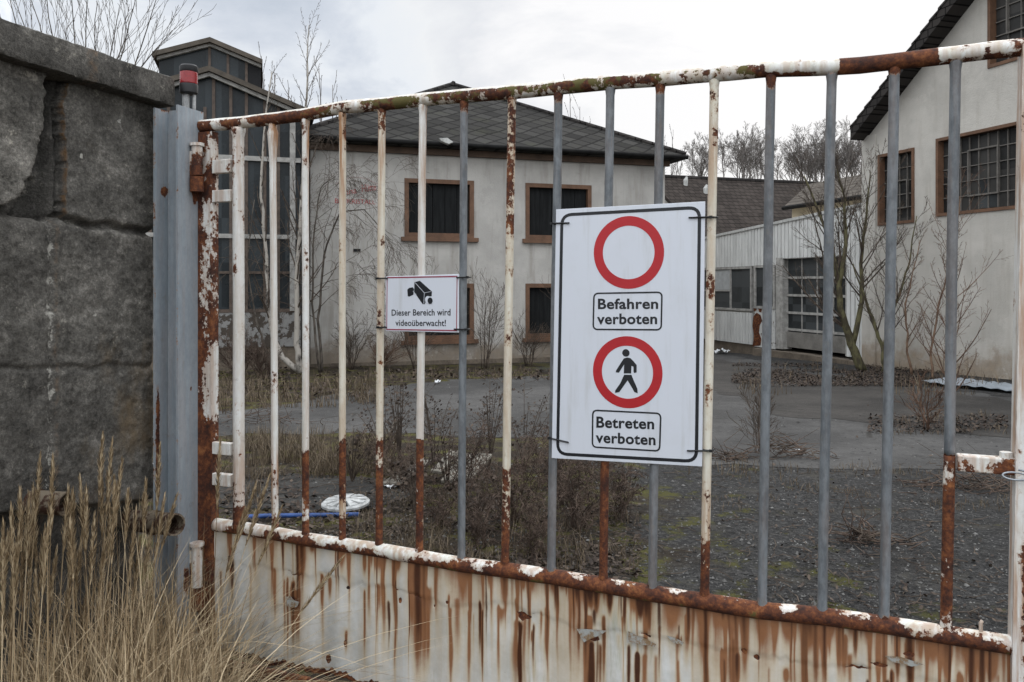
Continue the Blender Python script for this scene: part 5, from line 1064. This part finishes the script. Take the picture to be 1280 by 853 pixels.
LBL = ['slim bare tree on the hill just right of the white house roof', 'round bare tree second along the hill skyline from house', 'bare hill tree left of the cream rusty bar', 'bare hill tree just right of the cream rusty bar', 'bare hill tree above the dark brown tiled roof', 'tallest bare tree of the left hill clump', 'spreading bare hill tree beside first zinc bar', 'low bare tree in the gap between hill clumps', 'bare tree rising at left end of right hill thicket', 'tall bare tree over the middle of the hill thicket', 'bare hill tree beside the second zinc bar', 'tall bare hill tree left of the hall eaves', 'bare hill tree touching the hall eaves', 'bare hill tree hidden mostly by hall corner', 'bare tree glimpsed behind house roof corner', 'dark bushy tree at left foot of hill thicket', 'dark bushy tree low in the hill thicket', 'dense dark tree in the middle of hill thicket', 'dense dark tree under tall hill trees near hall', 'dense dark tree low beside the hall wall', 'far pale bare tree behind the round hill tree', 'far bare tree topping the left hill clump', 'small bare hill tree near the first zinc bar', 'far dark tree at the left of the hill thicket', 'far tall tree crowning the hill thicket', 'far dark tree close left of the hall eaves']
protos = {}
for i, (px, ty, d) in enumerate(spots):
    dense = i >= 15; x = (px - 640) / F * d; zb4 = gz(x, d) - .1; top = EYE + (HOR - ty) / F * d; h = top - zb4; v = (i % 4, dense)
    if v not in protos:
        stv, P = hill_proto(60 + i, 7.0, '', [10, 9, 7] if dense else [14, 9, 7], .010, dense)
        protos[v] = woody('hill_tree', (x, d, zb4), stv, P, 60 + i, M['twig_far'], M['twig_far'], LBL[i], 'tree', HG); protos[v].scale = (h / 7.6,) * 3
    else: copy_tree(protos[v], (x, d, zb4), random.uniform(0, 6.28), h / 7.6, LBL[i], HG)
# slim saplings showing above the roofs
for i, (px, ty, lb) in enumerate(((722, 115, 'pale thin sapling tops above the right slope of house roof'), (838, 155, 'thin sapling tops beside the right end of house roof'), (340, 70, 'thin birch top between glazed building and birch'), (412, 85, 'thin twiggy birch top left of the house roof'))):
    d = 36 if px > 500 else 26; x = (px - 640) / F * d; h = EYE + (HOR - ty) / F * d - gz(x, d)
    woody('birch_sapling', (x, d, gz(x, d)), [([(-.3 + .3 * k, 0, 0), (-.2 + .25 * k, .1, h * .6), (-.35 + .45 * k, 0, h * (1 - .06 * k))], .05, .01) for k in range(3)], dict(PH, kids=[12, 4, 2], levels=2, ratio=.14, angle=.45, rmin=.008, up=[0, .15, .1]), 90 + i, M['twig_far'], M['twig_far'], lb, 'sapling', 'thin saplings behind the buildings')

# ------------------------------------------------------------------ brambles and weeds just behind the gate
PBr = dict(levels=3, kids=[8, 5, 3], ratio=.42, angle=.9, up=[.0, -.02, -.06, -.03], wob=.17, segs=[7, 6, 4, 3], rmin=.0018, t0=.1, tl=1)
BG = 'tangled brambles behind the gate'
for i, (px, d, sp, h, ns, lb) in enumerate(((640, 5.5, .42, .70, 13, 'dark tangled bramble behind gate between cream bar and large sign'), (720, 5.3, .40, .62, 13, 'dark tangled bramble under the lower left corner of large sign'), (575, 6.3, .40, .62, 9, 'brown bramble behind the grey zinc bar'), (690, 6.6, .50, .66, 11, 'bramble behind the zinc bar left of large sign'), (600, 4.9, .22, .35, 7, 'low bramble just over the bottom rail near zinc bar'), (775, 5.6, .32, .45, 8, 'bramble below the large sign beside the rusty bar'), (525, 6.1, .28, .55, 6, 'sparse bramble behind white bar below small sign'), (670, 4.75, .3, .36, 9, 'low dense bramble touching view of the bottom rail'), (500, 6.6, .35, .5, 7, 'low brown bramble behind the rusty white bar left of zinc bar'), (548, 5.4, .25, .32, 6, 'low bramble between short grey plank and bottom rail'), (470, 7.4, .4, .5, 6, 'brown bramble beside dry grass behind cream bar'), (745, 6.9, .5, .5, 8, 'bramble behind the lower edge of the large sign'))):
    shrub(px, d, sp, h, ns, 300 + i, lb, M['twig_dark'], PBr, 'bramble', BG, .005, 'bramble')
# leafy dead weeds
def weed(px, d, h, seed, label):
    rnd = random.Random(seed); x = (px - 640) / F * d; o = empty('dead_weed', (x, d, gz(x, d)), 0, label, 'weed', 'dead leafy weeds behind the gate'); b, lf = MB(), MB()
    for k in range(9):
        a = rnd.uniform(0, 6.28); s = rnd.uniform(.05, .3); hh = h * rnd.uniform(.5, 1); pts = [Vector((0, 0, 0)), Vector((s * .3 * math.cos(a), s * .3 * math.sin(a), hh * .45)), Vector((s * .7 * math.cos(a), s * .7 * math.sin(a), hh * .8)), Vector((s * math.cos(a), s * math.sin(a), hh))]; b.tube(pts, [.006, .005, .003, .002], 4, False)
        for m in range(16):
            t = rnd.uniform(.35, 1) * 3; i = min(int(t), 2); p = pts[i].lerp(pts[i + 1], t - i); q = p + Vector((rnd.gauss(0, .05), rnd.gauss(0, .05), rnd.gauss(0, .04))); b.tube([p, q], .0014, 3, False)
            L_ = rnd.uniform(.012, .035); dr = Vector((rnd.gauss(0, 1), rnd.gauss(0, 1), rnd.gauss(-.4, .6))).normalized(); sd_ = dr.orthogonal().normalized() * L_ * .5
            lf.quad(q, q + dr * L_ * .5 + sd_, q + dr * L_, q + dr * L_ * .5 - sd_)
    b.build('stems', M['twig'], o, True, False); lf.build('leaves', M['leaf'], o, False, False)
for i, (px, d, h, lb) in enumerate(((500, 6.9, 1.0, 'dead leafy weed left of white bar under small sign'), (543, 7.1, 1.05, 'dead leafy weed between white bar and zinc bar'), (560, 6.4, .75, 'smaller dead weed beside the zinc bar'), (612, 7.4, 1.0, 'dead weed with leaf tuft behind the cream bar'), (655, 7.2, .85, 'dead leafy weed left of the large sign'), (480, 7.6, .8, 'dead weed behind cream bar left of small sign'), (520, 5.7, .5, 'short dead weed behind the white bar near the planks'), (700, 5.9, .7, 'dead weed just left of the large sign foot'), (440, 6.8, .5, 'short dead weed beside the wheel trim'), (595, 5.2, .5, 'short dead weed right of the zinc bar'))): weed(px, d, h, 400 + i, lb)
# twig heaps on the gravel
def heap(px, d, sx, sy, h, n, seed, label):
    rnd = random.Random(seed); x = (px - 640) / F * d; o = empty('twig_heap', (x, d, gz(x, d)), 0, label, 'twig heap', 'heaps of dead twigs on the gravel'); b, c = MB(), MB()
    for k in range(n):
        p = Vector((rnd.gauss(0, sx * .5), rnd.gauss(0, sy * .5), 0)); p.z = .01 + h * math.exp(-(p.x / sx) ** 2 * 2) * rnd.random(); a = rnd.uniform(0, 6.28); L_ = rnd.uniform(.1, .45) * (sx + .3); dz = rnd.gauss(.05, .12)
        pts = [p + Vector((math.cos(a + t * .5) * L_ * t, math.sin(a + t * .5) * L_ * t * .6, max(-p.z + .005, dz * L_ * t * 2))) for t in (0, .35, .7, 1)]; (b if k % 3 else c).tube(pts, [.005, .0045, .003, .0015], 4, False)
    for k in range(5 if n > 40 else 2):
        a = rnd.uniform(.6, 2.5); L_ = rnd.uniform(.3, .6) * (.6 + sx); b.tube([Vector((rnd.gauss(0, sx * .3), 0, 0)) + Vector((math.cos(a) * L_ * t, 0, math.sin(a) * L_ * t * .8)) for t in (0, .5, 1)], [.004, .003, .0015], 4, False)
    b.build('dark_twigs', M['twig_dark'], o, True, False); c.build('pale_twigs', M['twig'], o, True, False)
heap(975, 7.9, .45, .2, .16, 110, 501, 'dark twig heap at the asphalt edge between first and second zinc bars'); heap(1080, 5.05, .22, .14, .08, 80, 502, 'twig heap on gravel close behind gate near third zinc bar'); heap(1215, 6.6, .50, .28, .05, 110, 503, 'flat straggly twig heap behind the latch'); heap(910, 7.8, .25, .15, .06, 50, 504, 'small twig heap right beside the cream bar')
heap(330, 10.2, .6, .2, .14, 50, 505, 'dead twig heap on the asphalt behind the second white bar')
shrub(945, 8.2, .25, .75, 5, 506, 'thin upright dead shrub beside the dark twig heap', M['twig'], dict(PS, rmin=.0022), group='dead scrub on the asphalt', r=.005)

# ------------------------------------------------------------------ grass, leaves, gravel (uncountable)
def blade(b, p, h, lean, az, w_, n=4, curl=1.0):
    ca, sa = math.cos(az), math.sin(az); wx, wy = -sa * w_, ca * w_; k = len(b.v)
    for i in range(n + 1):
        t = i / n; o_ = lean * (t ** 1.7) * h; z = h * (t - .28 * curl * lean * t * t); q = (p[0] + ca * o_, p[1] + sa * o_, p[2] + z); s = (1 - t) ** .7
        if i < n: b.v += [(q[0] - wx * s, q[1] - wy * s, q[2]), (q[0] + wx * s, q[1] + wy * s, q[2])]
        else: b.v.append(q)
    for i in range(n - 1): b.f.append((k + 2 * i, k + 2 * i + 1, k + 2 * i + 3, k + 2 * i + 2))
    b.f.append((k + 2 * n - 2, k + 2 * n - 1, k + 2 * n))
rnd = random.Random(600); b = MB()
def wall_clear(x, y): q = SF.local((x, y, 0)); return q.y > .06 or q.x < -.02
cnt = 0
while cnt < 4600:
    px = rnd.uniform(-60, 335); d = rnd.uniform(2.25, 3.5); x = (px - 640) / F * d
    if px > 235 and rnd.random() < .55: continue
    if not wall_clear(x, d): continue
    if GA.local((x, d, 0)).y > -.04 and x > -1.28: continue
    edge = sstep(340, 235, px); h = rnd.uniform(.22, .62) * (.35 + .65 * edge); cnt += 1
    if px > 250: h *= .75
    blade(b, (x, d, 0), h * rnd.uniform(.7, 1.25), abs(rnd.gauss(.45, .65)), rnd.uniform(0, 6.28), rnd.uniform(.0012, .0028))
for k in range(420):                            # tall thin leaves
    px = rnd.uniform(-40, 290); d = rnd.uniform(2.35, 3.2); x = (px - 640) / F * d
    if not wall_clear(x, d) or (GA.local((x, d, 0)).y > -.05 and x > -1.28): continue
    blade(b, (x, d, 0), rnd.uniform(.55, .95) * (1 if px < 200 else .8), abs(rnd.gauss(.18, .22)), rnd.uniform(0, 6.28), rnd.uniform(.0014, .0028), 6)
for k in range(900):                            # broad bent-over dead leaves
    px = rnd.uniform(-60, 320); d = rnd.uniform(2.2, 3.2); x = (px - 640) / F * d
    if not wall_clear(x, d) or (GA.local((x, d, 0)).y > -.06 and x > -1.28): continue
    blade(b, (x, d, 0), rnd.uniform(.45, .95) * (.45 + .55 * sstep(330, 180, px)), rnd.uniform(.5, 1.3), rnd.uniform(0, 6.28), rnd.uniform(.002, .0042), 8, 1.6)
tag(b.build('dry_grass', M['straw'], None, False, False), 'tall straw coloured dry grass before the stone wall and post', 'grass', kind='stuff')
b = MB()
def plume(px, py, d, lean_px, n=1):
    """stem whose feathery head reaches the given pixel at depth d"""
    tip = at(px, py, d); base = Vector((tip.x - lean_px / F * d, d + rnd.uniform(-.06, .06), 0)); pts = []
    for i in range(9): t = i / 8; q = base.lerp(tip, t); q.x += (tip.x - base.x) * .35 * (t * t - t); pts.append(q)
    b.tube(pts, [.0022 - .0013 * i / 8 for i in range(9)], 4, False); L_ = rnd.uniform(.17, .27); ax = (pts[8] - pts[6]).normalized()
    for k in range(210):
        t = rnd.random(); p = pts[8] - ax * L_ * (1 - t); a = rnd.uniform(0, 6.28); s = ax.orthogonal().normalized(); s.rotate(Matrix.Rotation(a, 3, ax)); wv = math.sin(math.pi * clamp(t * .9 + .08)) ; l2 = rnd.uniform(.016, .040); dr = (ax + s * rnd.uniform(.12, .5) * (wv + .2)).normalized(); p = p + s * .004 * wv * rnd.random(); sd_ = ax.cross(s) * .0019
        b.quad(p - sd_, p + dr * l2 * .5 - sd_ * .9, p + dr * l2, p + dr * l2 * .5 + sd_ * .9, p + sd_)
for (px, py, d, ln) in ((50, 575, 2.55, 25), (66, 578, 2.5, 15), (85, 615, 2.6, 30), (128, 548, 2.7, 12), (140, 556, 2.72, 20), (152, 580, 2.75, 28), (25, 618, 2.4, 5), (14, 640, 2.35, -4), (4, 660, 2.3, -6), (108, 615, 2.6, 5), (36, 625, 2.45, 6), (182, 606, 2.85, 12), (200, 560, 2.92, 14), (160, 618, 2.7, 22), (205, 625, 2.9, 26), (88, 655, 2.5, -8), (143, 612, 2.65, 16), (60, 660, 2.45, 14), (170, 640, 2.8, 20), (118, 650, 2.6, 10), (190, 660, 2.9, 30), (20, 700, 2.4, 4), (132, 680, 2.7, 20), (220, 622, 2.95, 60), (100, 600, 2.62, -12), (275, 555, 3.02, 14), (318, 612, 2.95, 70), (336, 598, 2.95, 78), (305, 640, 2.98, 55), (424, 702, 2.85, 130), (350, 640, 2.92, 85)): plume(px, py, d, ln)
for k in range(26): px = rnd.uniform(-10, 225); plume(px, rnd.uniform(600, 760), 2.3 + px / 300 + rnd.uniform(0, .15), rnd.uniform(-10, 30))
tag(b.build('reed_grass_heads', M['straw'], None, False, False), 'feathery straw seed heads rising above dry grass by the stone wall', 'grass', kind='stuff')
# dead grass and leaf litter in the yard
b = MB(); rnd = random.Random(610)
def scatter_grass(n, xr, yr, hr, wd=.004, dens=2.0, thr=-.02):
    k = 0; tries = 0
    while k < n and tries < n * 12:
        tries += 1; px = rnd.uniform(*xr); py = rnd.uniform(*yr); p = gnd(px, py); q = mnoise.noise(Vector((p.x * dens, p.y * dens, 0)))
        if q < thr: continue
        k += 1; blade(b, p, rnd.uniform(*hr) * (.6 + q), abs(rnd.gauss(.4, .4)), rnd.uniform(0, 6.28), wd, 3)
scatter_grass(3200, (270, 500), (548, 600), (.10, .34), .003); scatter_grass(1300, (150, 330), (545, 640), (.08, .3), .0028); scatter_grass(1500, (270, 480), (478, 512), (.12, .42), .006); scatter_grass(700, (470, 740), (462, 476), (.06, .22), .006)
scatter_grass(900, (440, 620), (600, 715), (.05, .18), .0022, 2.4, -.05); scatter_grass(260, (860, 1290), (578, 594), (.05, .16), .003, 1.2, -.1); scatter_grass(1500, (500, 800), (585, 720), (.06, .22), .0024, 2.4, -.05); scatter_grass(500, (180, 300), (455, 520), (.15, .45), .006); scatter_grass(500, (880, 1290), (584, 640), (.03, .10), .0025, 1.6, .1); scatter_grass(500, (280, 560), (640, 730), (.03, .12), .0022)
scatter_grass(500, (920, 1290), (455, 495), (.10, .4), .007, .9, .05); scatter_grass(300, (1100, 1260), (520, 545), (.05, .16), .004)
tag(b.build('dead_grass', M['straw_dull'], None, False, False), 'dull brown dead grass across the yard behind the gate', 'grass', kind='stuff')
b = MB()
def scatter_leaf(n, xr, yr, sz, up=.02, thr=-.2, dens=1.3):
    k = 0; tries = 0
    while k < n and tries < n * 12:
        tries += 1; px = rnd.uniform(*xr); py = rnd.uniform(*yr); p = gnd(px, py)
        if mnoise.noise(Vector((p.x * dens, p.y * dens, 5))) < thr: continue
        k += 1; s = rnd.uniform(*sz); a = rnd.uniform(0, 6.28); t1 = Vector((math.cos(a), math.sin(a), rnd.gauss(0, .4))) * s; t2 = Vector((-math.sin(a), math.cos(a), rnd.gauss(0, .4))) * s * .6; p = p + Vector((0, 0, up * rnd.random() + .012)); b.quad(p - t1, p + t2, p + t1, p - t2)
scatter_leaf(11000, (915, 1190), (456, 484), (.014, .034), .05, -.12, .8); scatter_leaf(1200, (1085, 1260), (522, 543), (.012, .032), .05, -.3, .8); scatter_leaf(4200, (280, 800), (585, 735), (.008, .026), .02); scatter_leaf(900, (880, 1290), (585, 790), (.008, .018), .01); scatter_leaf(900, (270, 480), (460, 500), (.03, .06), .05); scatter_leaf(450, (480, 740), (463, 476), (.03, .06), .04); scatter_leaf(120, (330, 1280), (480, 585), (.015, .03), .005); scatter_leaf(500, (160, 300), (520, 660), (.012, .03), .02)
tag(b.build('leaf_litter', M['leaf'], None, False, False), 'dead brown leaf litter scattered over the yard and along the hall', 'leaves', kind='stuff')
b = MB()
for k in range(900):
    px, py = (rnd.uniform(270, 800), rnd.uniform(585, 730)) if k < 620 else (rnd.uniform(800, 1290), rnd.uniform(578, 780)); p = gnd(px, py); a = rnd.uniform(0, 6.28); L_ = rnd.uniform(.04, .28) * (1 if k < 620 else .7)
    pts = [p + Vector((math.cos(a + .5 * t) * L_ * t, math.sin(a + .5 * t) * L_ * t, .006 + .03 * rnd.random() * t)) for t in (0, .4, .75, 1)]; b.tube(pts, [.0032, .0028, .002, .001], 3, False)
tag(b.build('fallen_twigs', M['twig'], None, False, False), 'thin fallen twigs strewn over the ground behind the gate', 'twigs', kind='stuff')
b = MB()
def pebble(p, s):
    k = len(b.v); o_ = [(1, 0, 0), (-1, 0, 0), (0, 1, 0), (0, -1, 0), (0, 0, .8), (0, 0, -.6)]; a = rnd.uniform(0, 6.28); ca, sa = math.cos(a), math.sin(a)
    for q in o_: x, y, z = (c * s * rnd.uniform(.6, 1.3) for c in q); b.v.append((p[0] + x * ca - y * sa, p[1] + x * sa + y * ca, p[2] + z + s * .25))
    for f in ((0, 2, 4), (2, 1, 4), (1, 3, 4), (3, 0, 4), (2, 0, 5), (1, 2, 5), (3, 1, 5), (0, 3, 5)): b.f.append(tuple(k + i for i in f))
for k in range(7500): px = rnd.uniform(650, 1300); py = 595 + 215 * rnd.random(); pebble(gnd(px, py), rnd.uniform(.003, .009) if rnd.random() < .96 else rnd.uniform(.010, .018))
for k in range(1800): pebble(gnd(rnd.uniform(200, 650), rnd.uniform(600, 720)), rnd.uniform(.005, .014))
for k in range(900): pebble(gnd(rnd.uniform(290, 1290), 590 - 110 * rnd.random() ** 1.6), rnd.uniform(.006, .016))
tag(b.build('gravel', M['stones'], None, False, False), 'loose grey gravel on the dark ground behind the gate', 'gravel', kind='stuff')

# ------------------------------------------------------------------ things lying in the yard
hp = gnd(432, 637); hc = empty('hubcap', hp + Vector((0, 0, .05)), 0, 'silver plastic wheel trim lying on the ground behind the gate', 'wheel trim'); hc.rotation_euler = (R(1.5), R(-2), .3)
b = MB(); n = 40; r = .175
for k in range(n):
    a = 2 * math.pi * k / n
    for rr, z in ((r, -.012), (r, .004), (r * .9, .016), (r * .84, .014), (r * .84, .0)): b.v.append((rr * math.cos(a), rr * math.sin(a), z))
for k in range(n):
    for j in range(4): k2 = (k + 1) % n; b.f.append((k * 5 + j, k2 * 5 + j, k2 * 5 + j + 1, k * 5 + j + 1))
b.build('rim', M['silver_plastic'], hc, auto=40)
for k in range(10):
    a = 2 * math.pi * k / 10; ca, sa = math.cos(a), math.sin(a); b = MB(); T = lambda x, y, z: (x * ca - y * sa, x * sa + y * ca, z)
    b.hexa([T(.04, -.016, .010), T(.155, -.034, .002), T(.155, .034, .002), T(.04, .016, .010), T(.04, -.014, .030), T(.155, -.030, .020), T(.155, .030, .020), T(.04, .014, .030)]); b.build('spoke', M['silver_plastic'], hc)
b = MB(); b.tube([(0, 0, .0), (0, 0, .022), (0, 0, .030)], [.05, .05, .035], 24); b.build('hub', M['silver_plastic'], hc, auto=40)
pa, pb = gnd(292, 652), gnd(449, 648); pa.z += .028; pb.z += .03; b = MB(); b.tube([pa.lerp(pb, t) + Vector((0, 0, .004 * math.sin(5 * t))) for t in (0, .25, .5, .75, 1)], .016, 10); tag(b.build('plastic_pipe', M['blue_plastic'], None, True), 'blue plastic pipe lying on the ground in front of wheel trim', 'pipe')
PG = 'weathered planks in the brambles'
for i, (A, B, w_, lb) in enumerate((((488, 612), (532, 592), .16, 'short grey weathered plank left of the white bar'), ((560, 612), (585, 590), .12, 'grey plank pointing away behind the zinc bar'), ((580, 612), (606, 594), .14, 'grey weathered plank right of the zinc bar'), ((545, 606), (570, 592), .10, 'narrow grey plank between white bar and zinc bar'))):
    a, c = gnd(*A), gnd(*B); d = (c - a); L_ = d.length; b = MB(); b.box(0, L_, -w_ / 2, w_ / 2, .0, .028)
    o = b.build('plank', M['old_plank']); tag(o, lb, 'plank', PG); o.location = a + Vector((0, 0, .03 + .02 * i)); o.rotation_euler = (R(3 * i - 5), R(-4 - 2 * i), math.atan2(d.y, d.x)); bv = o.modifiers.new('bevel', 'BEVEL'); bv.width = .004
def crumple(px, py, s, seed, label, m='litter', name='plastic_scrap', fl=.35, group='white scraps lying about the yard'):
    rnd = random.Random(seed); p = gnd(px, py); b = MB(); n = 6
    for j in range(n + 1):
        for i in range(n + 1): x, y = (i / n - .5), (j / n - .5); b.v.append((x * s * (1 + .3 * rnd.random()), y * s * .7 * (1 + .3 * rnd.random()), s * fl * (.5 + mnoise.noise(Vector((x * 4 + seed, y * 4, 0))) + .3 * rnd.random())))
    for j in range(n):
        for i in range(n): a = j * (n + 1) + i; b.f.append((a, a + 1, a + n + 2, a + n + 1))
    o = b.build(name, M[m], None, False, False); sm = o.modifiers.new('solid', 'SOLIDIFY'); sm.thickness = .003; o.location = p + Vector((0, 0, .01)); o.rotation_euler = (0, 0, rnd.uniform(0, 6)); tag(o, label, 'scrap', group)
crumple(190, 552, .35, 1, 'crumpled white plastic scrap seen between stone wall and post'); crumple(188, 592, .22, 2, 'lower white plastic scrap between stone wall and post'); crumple(547, 480, .12, 3, 'tiny white scrap on asphalt beside the white bar', fl=.5); crumple(487, 611, .10, 4, 'pale broken chip beside the short grey plank'); crumple(903, 442, .45, 5, 'white scrap heap under the garage window', fl=.3); crumple(1000, 566, .07, 6, 'small pale scrap on asphalt near dark twig heap')
b = MB(); rnd = random.Random(77); p = gnd(455, 688)
# pale rubble pieces
for i, (px, py, s, lb) in enumerate(((455, 690, .055, 'pale broken brick piece just behind bottom rail'),)):
    me = bpy.data.meshes.new('rubble'); bm = bmesh.new(); bmesh.ops.create_cube(bm, size=1); bmesh.ops.subdivide_edges(bm, edges=bm.edges, cuts=3, use_grid_fill=True)
    for v in bm.verts: v.co = Vector((v.co.x * s * 1.6, v.co.y * s, v.co.z * s * .5)) + Vector((1, 1, .6)) * s * .12 * mnoise.noise(v.co * 4 + Vector((i * 5, 0, 0)))
    bm.to_mesh(me); bm.free(); me.materials.append(M['rubble']); o = bpy.data.objects.new('rubble_piece', me); col.objects.link(o); o.location = gnd(px, py) + Vector((0, 0, s * .2)); o.rotation_euler = (0, 0, i); tag(o, lb, 'rubble', 'pale rubble behind the gate')
# metal sheet by the hall
A, B, C_, D_ = gnd(1150, 481), gnd(1278, 494), gnd(1278, 486), gnd(1185, 476)
b = MB(); n = 28; rows = 3
for j in range(rows + 1):
    for i in range(n + 1): u, t = i / n, j / rows; p = A.lerp(B, u).lerp(D_.lerp(C_, u), t); p.z += .07 + .012 * math.sin(i * 1.5) + .02 * mnoise.noise(p * 2); b.v.append(tuple(p))
for j in range(rows):
    for i in range(n): a = j * (n + 1) + i; b.f.append((a, a + 1, a + n + 2, a + n + 1))
o = b.build('metal_sheet', M['sheet'], None, False, False); sm = o.modifiers.new('solid', 'SOLIDIFY'); sm.thickness = .01; tag(o, 'pale corrugated metal sheet lying along the foot of the hall wall', 'metal sheet')
